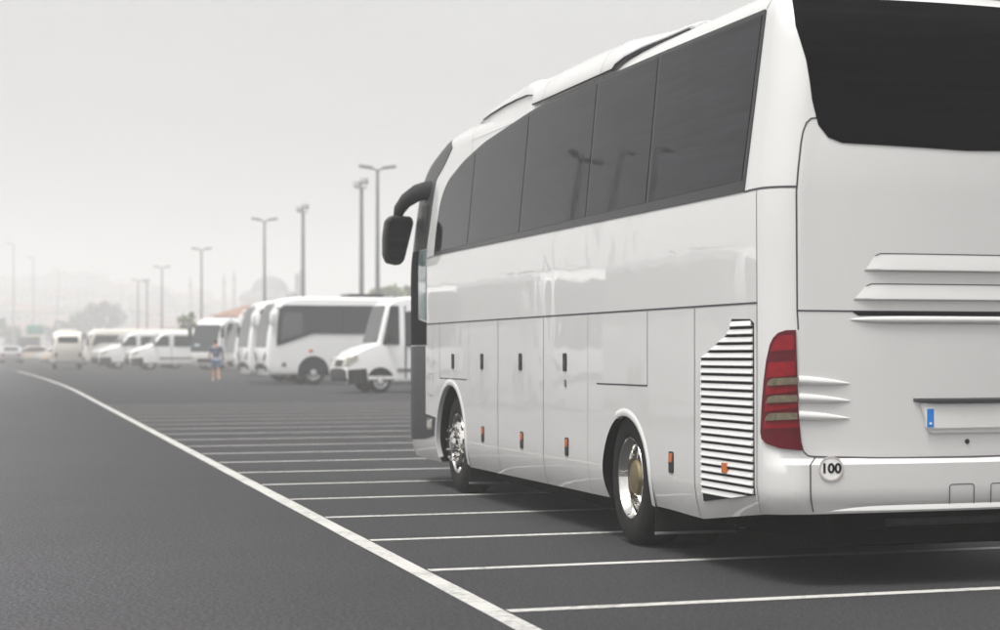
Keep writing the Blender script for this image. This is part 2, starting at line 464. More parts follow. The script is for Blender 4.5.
def S(t, z):
    k = round(z, 4)
    if k not in _oc:
        p, i0 = outline(k); L = [0]
        for a, b in zip(p, p[1:]): L.append(L[-1]+math.hypot(b[0]-a[0], b[1]-a[1]))
        _oc[k] = (p, [l-L[i0] for l in L])
    p, L = _oc[k]
    if t <= L[0]:
        if t < L[0]-1e-9:
            q = S(2*L[0]-t, z); return (q[0], -q[1], z)
        return (p[0][0], p[0][1], z)
    if t >= L[-1]:
        if t > L[-1]+1e-9:
            q = S(2*L[-1]-t, z); return (q[0], -q[1], z)
        return (p[-1][0], p[-1][1], z)
    j = bisect.bisect_right(L, t)-1; f = (t-L[j])/(L[j+1]-L[j])
    return (p[j][0]+(p[j+1][0]-p[j][0])*f, p[j][1]+(p[j+1][1]-p[j][1])*f, z)
# normal_of: d/dt x d/dz points inwards on the left side, so flip
def SB(t, z): return S(t, z)
def SM(t, z):
    p = S(t, z); return (p[0], -p[1], p[2])
def zbot(x): return tab([(-.5, .465), (0, .44), (1.19, .325), (2.0, .345), (3.4, .335), (8, .335), (10.2, .32), (11.5, .36)], x)

bus = empty('coach', (-.27+.9276*CW, 13.08+.3737*CW, 0), math.atan2(.9276, -.3737),
            'big white touring coach nearest the camera, seen from behind with its red tail light', 'coach')
PITCH = .0048            # the body stands a little nose-down on its springs
FR_X, RR_X = 8.86, 2.82
def settle(o):
    for v in o.data.vertices: v.co.z -= PITCH*v.co.x
    return o

def coach_shell():
    zs = [.30, .34, .38, .42, .47, .54, .62, .70, .765, .80, .9, 1.2, 1.5, 1.8, 2.1, 2.45, 2.6, 2.8, 3.0, 3.15, 3.3, 3.4, 3.5, 3.55, 3.6, 3.65, 3.69, 3.72, 3.75, 3.77, 3.785, 3.795, 3.80]
    bm = bmesh.new(); rows = []
    for z in zs:
        row = []
        pts, i0 = outline(z)
        for (x, y) in pts:
            zz = z
            if z < .62:
                zb = zbot(x); zz = zb+(z-.3)/(.32)*(.62-zb)
            row.append((x, y, zz))
        rows.append(row)
    n = len(rows[0])
    Lv = [[bm.verts.new(p) for p in r] for r in rows]
    Rv = [[(Lv[j][i] if i in (0, n-1) else bm.verts.new((rows[j][i][0], -rows[j][i][1], rows[j][i][2]))) for i in range(n)] for j in range(len(rows))]
    for V in (Lv, Rv):
        for j in range(len(rows)-1):
            for i in range(n-1):
                bm.faces.new((V[j][i], V[j][i+1], V[j+1][i+1], V[j+1][i]))
    for j, mi in ((0, 1), (len(rows)-1, 0)):
        for i in range(n-1):
            vs_ = []
            for v in (Lv[j][i], Lv[j][i+1], Rv[j][i+1], Rv[j][i]):
                if v not in vs_: vs_.append(v)
            f = bm.faces.new(vs_); f.material_index = mi
    bmesh.ops.recalc_face_normals(bm, faces=list(bm.faces))
    o = build('body', bm, [M['white'], M['under']], bus, smooth=0)
    # wheel arches
    cut = bmesh.new()
    for x, rx, rz in ((FR_X, .69, .63), (RR_X, .60, .50)):
        for s in (1, -1):
            ring = []
            for yy in (.55, 1.5):
                ring.append([cut.verts.new((x+rx*math.cos(2*math.pi*k/112)+PITCH*0, s*yy, .48+PITCH*x+rz*math.sin(2*math.pi*k/112))) for k in range(112)])
            for k in range(112): cut.faces.new((ring[0][k], ring[0][(k+1) % 112], ring[1][(k+1) % 112], ring[1][k]))
            cut.faces.new(ring[0]); cut.faces.new(ring[1])
    bmesh.ops.recalc_face_normals(cut, faces=list(cut.faces))
    for f in cut.faces: f.material_index = 1
    c = build('arch_cutter', cut, [M['white'], M['under']], bus, smooth=0)
    md = o.modifiers.new('b', 'BOOLEAN'); md.operation = 'DIFFERENCE'; md.object = c; md.solver = 'EXACT'
    dg = bpy.context.evaluated_depsgraph_get(); me = bpy.data.meshes.new_from_object(o.evaluated_get(dg))
    o.modifiers.clear(); o.data = me
    bpy.data.objects.remove(c)
    # wheel-well faces dark, whatever slot the boolean gave them
    me.materials.clear(); me.materials.append(M['white']); me.materials.append(M['under'])
    for p in me.polygons:
        cx, cyv, cz = p.center
        p.material_index = 0
        if p.normal.z < -.9 and cz < .6 and .5 < cx < 10.3: p.material_index = 1
        for ax_, rx, rz in ((FR_X, .69, .63), (RR_X, .60, .50)):
            if math.hypot((cx-ax_)/rx, (cz-.48-PITCH*ax_)/rz) < 1.015 and abs(cyv) < CW-.0005-(.05*((.62-cz)/.3)**2 if cz < .62 else 0): p.material_index = 1
        if p.normal.z < -.9 and cz < .6: p.material_index = 1
        p.use_smooth = True
    me.set_sharp_from_angle(angle=R(32))
    settle(o)
coach_shell()

def bpatch(name, poly, m, parent=None, both=False, **k):
    """panel on the coach skin; both = the same on the right-hand side too, as a second part"""
    o = patch(name, SB, poly, m, parent or bus, flip=True, **k); settle(o)
    if both:
        o2 = patch(name, SM, poly, m, parent or bus, flip=False, **k); settle(o2)
        return o, o2
    return o

# ---- side glass: black border + panes
GLASS = [(9.67, 2.50), (.235, 2.485), (.115, 3.645), (2.26, 3.660), (3.83, 3.660), (5.47, 3.660), (6.10, 3.635), (6.80, 3.590), (7.75, 3.529), (8.62, 3.42), (9.30, 3.27), (9.58, 3.10), (9.667, 2.80)]
def clip(poly, ax, lim, sign):
    out = []
    for i in range(len(poly)):
        a, b = poly[i], poly[(i+1) % len(poly)]
        da, db = sign*(a[ax]-lim), sign*(b[ax]-lim)
        if da >= 0: out.append(a)
        if da*db < 0:
            f = da/(da-db); out.append((a[0]+(b[0]-a[0])*f, a[1]+(b[1]-a[1])*f))
    return out
cuts = [9.75, 8.08, 6.02, 3.87, 2.28, .05]
shrunk = [(9.625, 2.54), (.29, 2.565), (.175, 3.615), (2.26, 3.630), (3.83, 3.630), (5.47, 3.628), (6.09, 3.604), (6.78, 3.560), (7.72, 3.497), (8.58, 3.39), (9.25, 3.24), (9.52, 3.085), (9.615, 2.80)]
for mir in (0, 1):
    sf, fl = (SM, False) if mir else (SB, True)
    g = patch('side_window', sf, round_poly(GLASS, [.03, .02, .03]+[.2]*10), M['frit'], bus, off=.006, flip=fl, step=(.15, .04)); settle(g)
    for (a, b), yaw in zip(zip(cuts, cuts[1:]), (0, 0, 0, 0, 0)):
        pl = clip(clip(shrunk, 0, a-.034, -1), 0, b+.034, 1)
        p = patch('pane', sf, pl, M['glass'], g, off=.009, thick=.012, flip=fl, step=(.15, .06), offfn=lambda t, z: max(0, yaw)*(t-max(b, .1))); settle(p)

# ---- rear glass
half = [(-.10, 3.70), (-.20, 3.50), (-.301, 3.28), (-.377, 3.027), (-.433, 2.875), (-.506, 2.795), (-.60, 2.762)]
def S_rear(y, z):
    """rear face by sideways position y (left +) instead of arc length"""
    w = half_w(z); yc = w-.22; ro = tab(REAR, z)
    a = abs(y)
    if a <= yc: x = -.30-ro-.10*(1-(a/yc)**2)
    else:
        q = min(1, (a-yc)/.22); x = -(.30+ro)*math.sqrt(max(1e-6, 1-q*q))
    return (x, y, z)
def ty(t, z): return S(t, z)[1]
LH = [(ty(t, z), z) for t, z in half]
rg = LH+[(0, 2.735)]+[(-y, z) for y, z in reversed(LH)]
rw_ = patch('rear_window', S_rear, rg, M['rearglass'], bus, off=.006, flip=True, step=(.08, .1)); settle(rw_)

# ---- front: windscreen, quarter pane, cab window, pillar, dark lower corner
bpatch('quarter_pane', round_poly([(9.24, 3.612), (9.544, 3.462), (9.92, 3.33), (9.99, 3.107), (10.033, 2.851), (10.08, 2.69), (10.08, 2.60), (11.1, 2.60), (11.1, 3.05), (10.9, 3.35), (10.5, 3.52), (9.9, 3.645), (9.40, 3.705)], [.04]+[.05]*3+[0]*9), M['gloss_black'], both=True, off=.006, step=(.08, .04))
bpatch('cab_window', [(10.06, 2.585), (10.44, 2.585), (10.44, 1.86), (10.05, 1.83)], M['cabglass'], both=True, off=.006)
bpatch('door_pillar', [(10.45, 2.595), (10.93, 2.595), (11.02, 1.56), (10.03, 1.56), (10.03, 1.80), (10.45, 1.84)], M['matte'], both=True, off=.006)
bpatch('corner_panel', round_poly([(10.10, 1.55), (10.085, .82), (9.50, .79), (9.56, .605), (10.1, .55), (11.25, .50), (11.25, 1.55)], .03), M['gloss_black'], both=True, off=.006)
def S_front(y, z):
    w = half_w(z); b_ = min(.95, w-.03); f = tab(FRONT, z)
    q = max(0, min(1, (abs(y)-(w-b_))/b_)); return (f+.85*math.sqrt(max(1e-6, 1-q*q))+(.03 if q == 0 else 0), y, z)
ws = patch('windscreen', S_front, round_poly([(-1.0, 1.6), (1.0, 1.6), (.98, 2.6), (.9, 3.2), (.7, 3.5), (-.7, 3.5), (-.9, 3.2), (-.98, 2.6)], .06), M['glass'], bus, off=.008, flip=False); settle(ws)
f_ = patch('front_panel', S_front, round_poly([(-.9, .62), (.9, .62), (.9, 1.52), (-.9, 1.52)], .06), M['gloss_black'], bus, off=.007, flip=False); settle(f_)
o = bpatch('corner_lamp', round_poly([(9.72, .655), (9.98, .655), (9.98, .775), (9.74, .775)], .03), M['alu'], off=.010)
o = bpatch('corner_lamp', round_poly([(9.76, .675), (9.95, .675), (9.95, .755), (9.78, .755)], .02), M['headlight'], off=.014)

# ---- panel gaps
bm = bmesh.new()
def gap(pts, w=.007, rear=False):
    ribbon_into(bm, S_rear if rear else SB, pts, width=w, flip=True)
gap([(10.03, 1.783), (5, 1.779), (0.0, 1.772)], .012)
gap([(.235, 2.486), (.12, 2.489), (0, 2.489), (-.15, 2.488), (-.335, 2.485)], .013)
gap([(.115, 3.645), (.09, 3.68), (.07, 3.72), (.05, 3.75), (.04, 3.775)], .008)
gap([(.01, 2.485), (0, 1.772), (0, .62), (-.03, .45)], .007)
for t, z0, z1 in ((6.815, .345, 1.775), (5.18, .345, 1.775), (2.254, 1.223, 1.773), (9.36, 1.21, 1.78), (1.20, .34, 1.772)):
    gap([(t, z0), (t, z1)], .008)
for t, z0, z1 in ((8.02, 1.21, 1.775), (3.81, .345, 1.775), (9.70, 1.05, 1.78)):
    gap([(t, z0), (t, z1)], .004)
gap([(9.36, 1.21), (8.10, 1.207)], .010)
gap([(3.56, 1.222), (2.254, 1.222)], .011)
gap([(10.02, 2.49), (9.68, 2.50)], .008); gap([(10.02, 2.60), (10.04, 1.56)], .008)
gap([(9.70, 1.25), (9.90, 1.25), (9.90, 1.02), (9.70, 1.02)], .004)
gap([(8.28, 3.47), (8.30, 3.60), (8.32, 3.66), (8.33, 3.70), (8.34, 3.74), (8.34, 3.77)], .006)
# rear door outline
gap([(-.420, 2.915), (-.385, 2.912), (-.358, 2.885), (-.343, 2.83), (-.338, 2.76), (-.345, 1.72), (-.352, 1.60)], .010)
gap([(-.368, .90), (-.385, .845), (-.414, .818), (-.46, .812)], .009)
yl = ty(-.45, .815)
gap([(yl, .812), (.6, .800), (0, .795), (-.6, .80), (-yl, .812)], .010, True)
yl = ty(-.345, 1.718)
gap([(yl, 1.718), (.6, 1.714), (0, 1.713), (-.6, 1.714), (-yl, 1.718)], .010, True)
gap([(-.457, .765), (-.457, .70), (-.457, .62), (-.458, .55), (-.46, .475)], .009)
gap([(-.456, .81), (-.456, .798), (-.456, .785), (-.457, .775), (-.457, .765)], .009)
for y0, y1 in ((.07, -.02+.0), ):
    pass
for c in (-.06+.13, -.22):
    gap(round_poly([(c-.085, .475), (c-.085, .628), (c+.085, .628), (c+.085, .475)], [0, .02, .02, 0]), .006, True)
settle(build('panel_gap', bm, M['seam'], bus, smooth=0))

# ---- luggage flap handles, side markers
for t in (8.733, 7.459, 5.973, 4.492):
    o = bpatch('flap_handle', round_poly([(t-.055, 1.312), (t+.055, 1.312), (t+.055, 1.462), (t-.055, 1.462)], .02), M['black'], off=.006)
    q = patch('handle_grip', SB, round_poly([(t-.032, 1.345), (t+.032, 1.345), (t+.032, 1.40), (t-.032, 1.40)], .01), M['gloss_black'], o, off=.010, flip=True); settle(q)
bpatch('lock_cover', round_poly([(4.44, 1.185), (4.50, 1.185), (4.50, 1.245), (4.44, 1.245)], .012), M['steel'], off=.008)
for t in (7.418, 5.919, 4.43, 1.701):
    o = bpatch('side_marker', round_poly([(t-.05, .615), (t+.05, .615), (t+.05, .765), (t-.05, .765)], .02), M['black'], off=.007)
    q = patch('amber_lens', SB, round_poly([(t-.036, .69), (t+.036, .69), (t+.036, .752), (t-.036, .752)], .012), M['amber'], o, off=.011, flip=True); settle(q)

# ---- fender lips round the arches
def arch_lip(xc, rx, rz, wdt, a0, a1):
    bm = bmesh.new(); N = 30; rows = []
    for i in range(N+1):
        a = R(a0+(a1-a0)*i/N); row = []
        for k, (e, o_) in enumerate(((-.15, -.04), (-.15, .006), (.1, .010), (.6, .008), (1, .0005))):
            t = xc+(rx+wdt*e)*math.cos(a); z = .48+PITCH*xc+(rz+wdt*e)*math.sin(a)
            nr = -normal_of(SB, t, max(z, .33)); row.append(bm.verts.new(Vector(SB(t, max(z, .33)))+nr*o_))
        rows.append(row)
    for p, q in zip(rows, rows[1:]):
        for k in range(4): bm.faces.new((p[k], p[k+1], q[k+1], q[k]))
    bmesh.ops.recalc_face_normals(bm, faces=list(bm.faces))
    settle(build('arch_lip', bm, M['white'], bus))
arch_lip(FR_X, .69, .63, .055, -14, 194)
arch_lip(RR_X, .60, .50, .05, 70, 196)

# ---- engine vent
VENT = [(.46, 1.678), (.127, 1.672), (.055, 1.645), (.042, .56), (1.051, .457), (1.06, 1.424), (.516, 1.587)]
vent = bpatch('engine_vent', VENT, M['ink'], off=.003)
bm = bmesh.new()
z = 1.640
while z > .49:
    def rng(zq):
        hit = []
        for i in range(len(VENT)):
            a, b = VENT[i], VENT[(i+1) % len(VENT)]
            if (a[1]-zq)*(b[1]-zq) < 0: hit.append(a[0]+(b[0]-a[0])*(zq-a[1])/(b[1]-a[1]))
        return (min(hit)+.012, max(hit)-.012) if len(hit) >= 2 else None
    n = 6; rows = [[] for _ in range(n+1)]
    for dz, of in ((.0205, .0035), (.018, .006), (.004, .011), (-.009, .018), (-.0135, .0165), (-.013, .0035)):
        r_ = rng(z+dz) or rng(z)
        for i in range(n+1):
            t = r_[0]+(r_[1]-r_[0])*i/n
            rows[i].append(bm.verts.new(Vector(SB(t, z+dz))-normal_of(SB, t, z)*of))
    for p, q in zip(rows, rows[1:]):
        for k in range(5): bm.faces.new((p[k], p[k+1], q[k+1], q[k]))
    bm.faces.new(rows[0]); bm.faces.new(rows[-1])
    z -= .0505
bmesh.ops.recalc_face_normals(bm, faces=list(bm.faces))
settle(build('vent_slats', bm, M['white'], vent))
q = patch('vent_marker', SB, round_poly([(.51, .675), (.60, .675), (.60, .74), (.51, .74)], .01), M['amber'], vent, off=.024, flip=True); settle(q)

# ---- tail light with its clear strips, and the fins beside it
TL = [(-.338, 1.598), (-.28, 1.597), (-.226, 1.58), (-.19, 1.55), (-.162, 1.506), (-.13, 1.40), (-.104, 1.269), (-.085, 1.12), (-.07, .961), (-.085, .92), (-.125, .894), (-.233, .866), (-.375, .852), (-.352, 1.10)]
tl = bpatch('tail_light', TL, M['darkred'], off=.014, step=(.04, .1), both=True)
for tlx, sf, fl in ((tl[0], SB, True), (tl[1], SM, False)):
    for seg in ([(-.325, 1.57), (-.235, 1.562), (-.188, 1.51), (-.172, 1.465), (-.33, 1.475)],
                [(-.333, 1.405), (-.157, 1.395), (-.135, 1.30), (-.338, 1.318)],
                [(-.343, 1.285), (-.14, 1.262), (-.127, 1.195), (-.343, 1.22)],
                [(-.346, 1.182), (-.128, 1.158), (-.116, 1.09), (-.346, 1.115)],
                [(-.35, 1.065), (-.12, 1.04), (-.105, .985), (-.356, .995)]):
        q = patch('red_reflector', sf, round_poly(seg, .012), M['red'], tlx, off=.0175, step=(.03, .1), flip=fl); settle(q)
    for z0, t0 in ((1.281, -.15), (1.173, -.142), (1.064, -.134)):
        seg = round_poly([(t0, z0-.030), (t0-.018, z0+.004), (t0-.05, z0+.018), (-.345, z0+.024), (-.345, z0-.018)], [.01, .02, .01, .002, .002])
        q = patch('clear_strip', sf, seg, M['clear'], tlx, off=.030, step=(.03, .1), flip=fl); settle(q)
for sf, fl in ((SB, True), (SM, False)):
    for z0 in (1.281, 1.173, 1.064):
        bm = bmesh.new(); rows = []
        for i in range(13):
            f = i/12; t = -.356-.325*f; h = .027*(1-f**2.2)+.003; zc = z0+.004-.020*f; row = []
            for k in range(7):
                a = math.pi*k/6; nr = normal_of(sf, t, zc)*(-1 if fl else 1)
                row.append(bm.verts.new(Vector(sf(t, zc+h*math.cos(a)))+nr*(.019*(1-f**3)+.003)*math.sin(a)))
            rows.append(row)
        for p, q in zip(rows, rows[1:]):
            for k in range(6): bm.faces.new((p[k], p[k+1], q[k+1], q[k]))
        bm.faces.new(rows[0]); bmesh.ops.recalc_face_normals(bm, faces=list(bm.faces))
        settle(build('rear_fin', bm, M['white'], bus))

# ---- rear door relief: two louvre ledges, grab slot, plate recess
def ledge(z0, z1, yt, yb, depth):
    bm = bmesh.new()
    N = 24; rows = []
    h = z0-z1
    for i in range(N+1):
        f = -1+2*i/N; row = []
        for e, of in ((0, .002), (.12, .003), (.85, depth), (.95, depth), (1, depth*.7), (1.04, .001)):
            y = f*(yt+(yb-yt)*min(1, e)); zz = z0-h*e
            edge = min(1, .04+(1-abs(f))/.16)**.7 if abs(f) > .84 else 1
            p = S_rear(y, zz); row.append(bm.verts.new((p[0]-of*edge, y, zz)))
        rows.append(row)
    for p, q in zip(rows, rows[1:]):
        for k in range(5): bm.faces.new((p[k], p[k+1], q[k+1], q[k]))
    bmesh.ops.recalc_face_normals(bm, faces=list(bm.faces))
    o = build('rear_louvre', bm, M['white'], bus); settle(o)
    b2 = bmesh.new(); ribbon_into(b2, S_rear, [(-yt+.03, z0+.004), (0, z0+.004), (yt-.03, z0+.004), (yt+.005, z0-.010)], width=.006, off=.003, flip=True)
    settle(build('louvre_shadow_line', b2, M['seam'], o, smooth=0))  # shade under the panel edge above the louvre, drawn as a dark ribbon
def yat(t, z): return ty(t, z)
ledge(2.072, 1.968, yat(-.83, 2.07)-.02, yat(-.775, 1.97), .026)
ledge(1.882, 1.786, yat(-.76, 1.88)-.03, yat(-.705, 1.79), .026)
ys = yat(-.695, 1.70)
slot = patch('door_slot', S_rear, round_poly([(-ys, 1.712), (ys, 1.712), (ys-.04, 1.686), (-ys+.04, 1.686)], .01), M['ink'], bus, off=.003, flip=True, step=(.08, .1)); settle(slot)
bm = bmesh.new(); rows = []
for i in range(33):
    f = -1+2*i/32; y = f*(ys+.015); e = (1-abs(f)**8); row = []
    for k in range(7):
        a = math.pi*k/6; p = S_rear(y, 1.662+.024*e*math.cos(a)); row.append(bm.verts.new((p[0]-(.022*e+.002)*math.sin(a), y, 1.662+(.024*e+.001)*math.cos(a))))
    rows.append(row)
for p, q in zip(rows, rows[1:]):
    for k in range(6): bm.faces.new((p[k], p[k+1], q[k+1], q[k]))
bmesh.ops.recalc_face_normals(bm, faces=list(bm.faces))
settle(build('door_bead', bm, M['white'], bus))

# plate recess: raised rim, lip over it with the ground's dark reflection in its colour, the plate itself
Yp = yat(-1.096, 1.147); PLY = yat(-1.177, 1.05)
rim = patch('plate_surround', S_rear, round_poly([(Yp-.04, 1.150), (Yp-.105, .950), (-(Yp-.105), .950), (-(Yp-.04), 1.150)], .03), M['white'], bus, off=.012, flip=True, step=(.08, .1)); settle(rim)
bk = patch('plate_back', S_rear, round_poly([(Yp-.06, 1.142), (Yp-.098, .972), (-(Yp-.098), .972), (-(Yp-.06), 1.142)], .01), M['white2'], rim, off=.015, flip=True, step=(.08, .1)); settle(bk)
bm = bmesh.new(); rows = []
for i in range(33):
    f = -1+2*i/32; y = f*Yp; e = (1-abs(f)**6)*.9+.1; row = []
    for dz, of in ((.014, .003), (.012, .022), (.003, .040), (-.014*e, .044), (-.020*e, .030), (-.018*e, .004)):
        p = S_rear(y, 1.156+dz); row.append(bm.verts.new((p[0]-of*e, y, 1.156+dz)))
    rows.append(row)
for p, q in zip(rows, rows[1:]):
    for k in range(5): bm.faces.new((p[k], p[k+1], q[k+1], q[k]))
bmesh.ops.recalc_face_normals(bm, faces=list(bm.faces))
settle(build('plate_lip', bm, M['gloss_black'], bus))
pl = patch('number_plate', S_rear, round_poly([(PLY, 1.108), (PLY, .982), (-PLY, .982), (-PLY, 1.108)], .008), M['plate'], bus, off=.024, flip=True, step=(.08, .1)); settle(pl)
q = patch('blue_band', S_rear, round_poly([(PLY-.004, 1.103), (PLY-.004, .987), (PLY-.05, .987), (PLY-.05, 1.103)], .005), M['blue'], pl, off=.026, flip=True); settle(q)
q = patch('band_mark', S_rear, round_poly([(PLY-.02, 1.018), (PLY-.02, 1.005), (PLY-.036, 1.005), (PLY-.036, 1.018)], .002), M['paper'], pl, off=.028, flip=True); settle(q)
# lock button under the plate
bm = bmesh.new(); p = S_rear(yat(-1.468, .896), .896)
lathe(bm, [(.016, -.008), (.016, .004), (.011, .008), (.0001, .008)], 16, 'Y')
o = build('door_lock', bm, M['black'], bus); o.location = (p[0], p[1], p[2]); o.rotation_euler = (0, 0, R(90))

# bumper: lower lip and the round speed sticker
bm = bmesh.new(); rows = []
for i in range(25):
    f = -1+2*i/24; y = f*.93; e = (1-abs(f)**6); row = []
    for dz, of in ((.05, .001), (.03, .002*e+.002), (0, .008*e+.002), (-.02, .010*e+.002), (-.026, .0)):
        zz_ = .476+(dz+.02)*.45*max(.02, e); p = S_rear(y, zz_); row.append(bm.verts.new((p[0]-of, y, zz_)))
    rows.append(row)
for p, q in zip(rows, rows[1:]):
    for k in range(4): bm.faces.new((p[k], p[k+1], q[k+1], q[k]))
bmesh.ops.recalc_face_normals(bm, faces=list(bm.faces))
settle(build('bumper_lip', bm, M['white'], bus))
st = empty('speed_sticker'); st.parent = bus
sy = yat(-.587, .744); p0 = Vector(S_rear(sy, .742)); nr = -normal_of(S_rear, sy, .742)
zx = Vector((0, 0, 1)); xx = zx.cross(nr).normalized(); zz = nr.cross(xx)
mt = Matrix((xx, zz, nr)).transposed().to_4x4(); mt.translation = p0+nr*.004
def disc(name, r0, r1, z, m):
    bm = bmesh.new(); lathe(bm, [(r0, z-.0015), (r0, z), (r1, z), (r1, z-.0015)] if r1 > 1e-3 else [(r0, z-.003), (r0, z), (.0001, z)], 40, 'Z')
    o = build(name, bm, m, st, smooth=0); o.data.transform(mt); return o
disc('sticker_base', .078, 0, .001, M['paper']); disc('sticker_ring', .078, .067, .0032, M['ring'])
fc = bpy.data.curves.new('digits', 'FONT'); fc.body = '100'; fc.size = .088; fc.align_x = 'CENTER'; fc.align_y = 'CENTER'; fc.extrude = .0006; fc.offset = .0030
fo = bpy.data.objects.new('digits_tmp', fc); COL.objects.link(fo)
me = bpy.data.meshes.new_from_object(fo.evaluated_get(bpy.context.evaluated_depsgraph_get())); bpy.data.objects.remove(fo)
me.transform(Matrix.Translation((0, 0, .003)) @ Matrix.Diagonal((.98, .94, 1, 1))); me.transform(mt); me.materials.clear(); me.materials.append(M['ink'])
link(bpy.data.objects.new('digits', me), st)

# ---- roof pod over the cant rail
bm = bmesh.new(); rows = []
stn = [ # x, outer edge y, lower z, top z
 (8.35, 1.09, 3.775, 3.785), (8.1, 1.11, 3.785, 3.820), (7.7, 1.13, 3.797, 3.850), (7.1, 1.145, 3.810, 3.885), (6.6, 1.150, 3.812, 3.908), (6.2, 1.155, 3.805, 3.925), (5.98, 1.158, 3.78, 3.931), (5.94, 1.178, 3.688, 3.932),
 (5.4, 1.183, 3.684, 3.937), (4.6, 1.185, 3.684, 3.94), (3.9, 1.185, 3.684, 3.937), (3.44, 1.183, 3.686, 3.93), (3.38, 1.178, 3.715, 3.928), (3.22, 1.150, 3.752, 3.922), (2.9, 1.11, 3.778, 3.905), (2.4, 1.06, 3.792, 3.878), (1.98, 1.04, 3.80, 3.872), (1.93, 1.02, 3.80, 3.862)]
for x, yb, zl, zt in stn:
    k = zt-zl
    if x > 5.95: half = [(half_w(3.60)+.003, 3.60), (yb-.012, zl-.05), (yb-.014, zl-.004), (yb, zl), (yb-.004, zl+k*.4), (yb-.02, zl+k*.8), (yb-.10, zt-.003), (.45, zt+.03)]
    else: half = [(yb-.06, zl-.03), (yb-.05, zl-.012), (yb, zl), (yb+.004, zl+.015), (yb-.015, zl+k*.35), (yb-.055, zl+k*.68), (yb-.13, zl+k*.92), (.45, zt+.03)]
    row = [bm.verts.new((x, y, z_)) for y, z_ in half]+[bm.verts.new((x, -y, z_)) for y, z_ in reversed(half)]
    rows.append(row)
for p, q in zip(rows, rows[1:]):
    for k in range(len(p)-1): bm.faces.new((p[k], p[k+1], q[k+1], q[k]))
bm.faces.new(rows[0]); bm.faces.new(rows[-1])
bmesh.ops.recalc_face_normals(bm, faces=list(bm.faces))
pod = settle(build('roof_pod', bm, M['white'], bus, smooth=40))
bm = bmesh.new()
def pod_edge(st, w):
    for a, b in zip(st, st[1:]):
        q_ = []
        for x, yb, zl, zt in (a, b): q_.append((Vector((x, yb+.006, zl+.004)), Vector((x, yb-.004, zl-w))))
        bm.faces.new([bm.verts.new(v) for v in (q_[0][0], q_[0][1], q_[1][1], q_[1][0])])
pod_edge([s for s in stn if 1.95 < s[0] <= 3.44], .022)
pod_edge([s for s in stn if 5.97 < s[0] < 8.3], .005)
pod_edge([s for s in stn if 3.4 < s[0] < 5.95], .006)
for x0 in (5.55, 3.75):
    for (x, yb, zl, zt) in ((x0, 1.184, 3.684, 3.937),):
        k = zt-zl; P_ = [(yb+.006, zl+.01), (yb-.013, zl+k*.35), (yb-.053, zl+k*.68), (yb-.128, zl+k*.93), (yb-.26, zt+.009)]
        P_ = [(y+.002, z_) for y, z_ in P_]
        for m_ in range(4):
            sl = .10
            bm.faces.new([bm.verts.new(v) for v in ((x-m_*.03*sl*10, P_[m_][0], P_[m_][1]), (x-.007-m_*.03*sl*10, P_[m_][0], P_[m_][1]), (x-.007-(m_+1)*.03*sl*10, P_[m_+1][0], P_[m_+1][1]), (x-(m_+1)*.03*sl*10, P_[m_+1][0], P_[m_+1][1]))])
settle(build('pod_gap', bm, M['seam'], pod, smooth=0))

# ---- mirror
mr = empty('mirror'); mr.parent = bus
bm = bmesh.new()
tube(bm, [(10.05, 1.10, 3.20), (10.25, 1.20, 3.20), (10.5, 1.29, 3.175), (10.72, 1.36, 3.11), (10.86, 1.41, 3.01), (10.9, 1.425, 2.90)], [.095, .10, .097, .088, .078, .06], 14, flat=.7)
box(bm, (10.28, 1.20, 2.88), (.30, .12, .32), bev=.04)
box(bm, (10.38, 1.19, 2.70), (.22, .10, .10), bev=.03)
build('mirror_arm', bm, M['black'], mr)
HP = [(386, 222), (391, 216.5), (409, 217.5), (411.5, 223), (407, 243), (402.5, 262), (398, 266.5), (387, 264), (384, 256), (384, 238)]
hp = [(1.425-(u-397)/84.0, 2.672+(241.5-v)/90.0) for u, v in HP]
hp = round_poly(hp, .03, 4)
def prism(bm, pts, x0, x1, bev, mi=0):
    a = [bm.verts.new((x0, y, z_)) for y, z_ in pts]; b = [bm.verts.new((x1, y, z_)) for y, z_ in pts]
    f1 = bm.faces.new(a); f2 = bm.faces.new(b)
    n = len(pts)
    for i in range(n): bm.faces.new((a[i], a[(i+1) % n], b[(i+1) % n], b[i]))
    bmesh.ops.recalc_face_normals(bm, faces=list(bm.faces))
    if bev:
        es = [e for e in bm.edges if f1 in e.link_faces or f2 in e.link_faces]
        bmesh.ops.bevel(bm, geom=es, offset=bev, segments=3, affect='EDGES', profile=.5)
bm = bmesh.new(); prism(bm, hp, 10.80, 11.0, .03); build('mirror_housing', bm, M['black'], mr)
cxm = sum(p[0] for p in hp)/len(hp); czm = sum(p[1] for p in hp)/len(hp)
for nm, z0, z1 in (('mirror_glass', 2.56, 9), ('kerb_glass', 0, 2.535)):
    q = [(cxm+(y-cxm)*.80, czm+(z_-czm)*.86) for y, z_ in hp]
    q = clip(q, 1, z0, 1); q = clip(q, 1, z1, -1)
    bm = bmesh.new(); prism(bm, q, 10.788, 10.81, 0)
    build(nm, bm, M['glass'], mr, smooth=0)

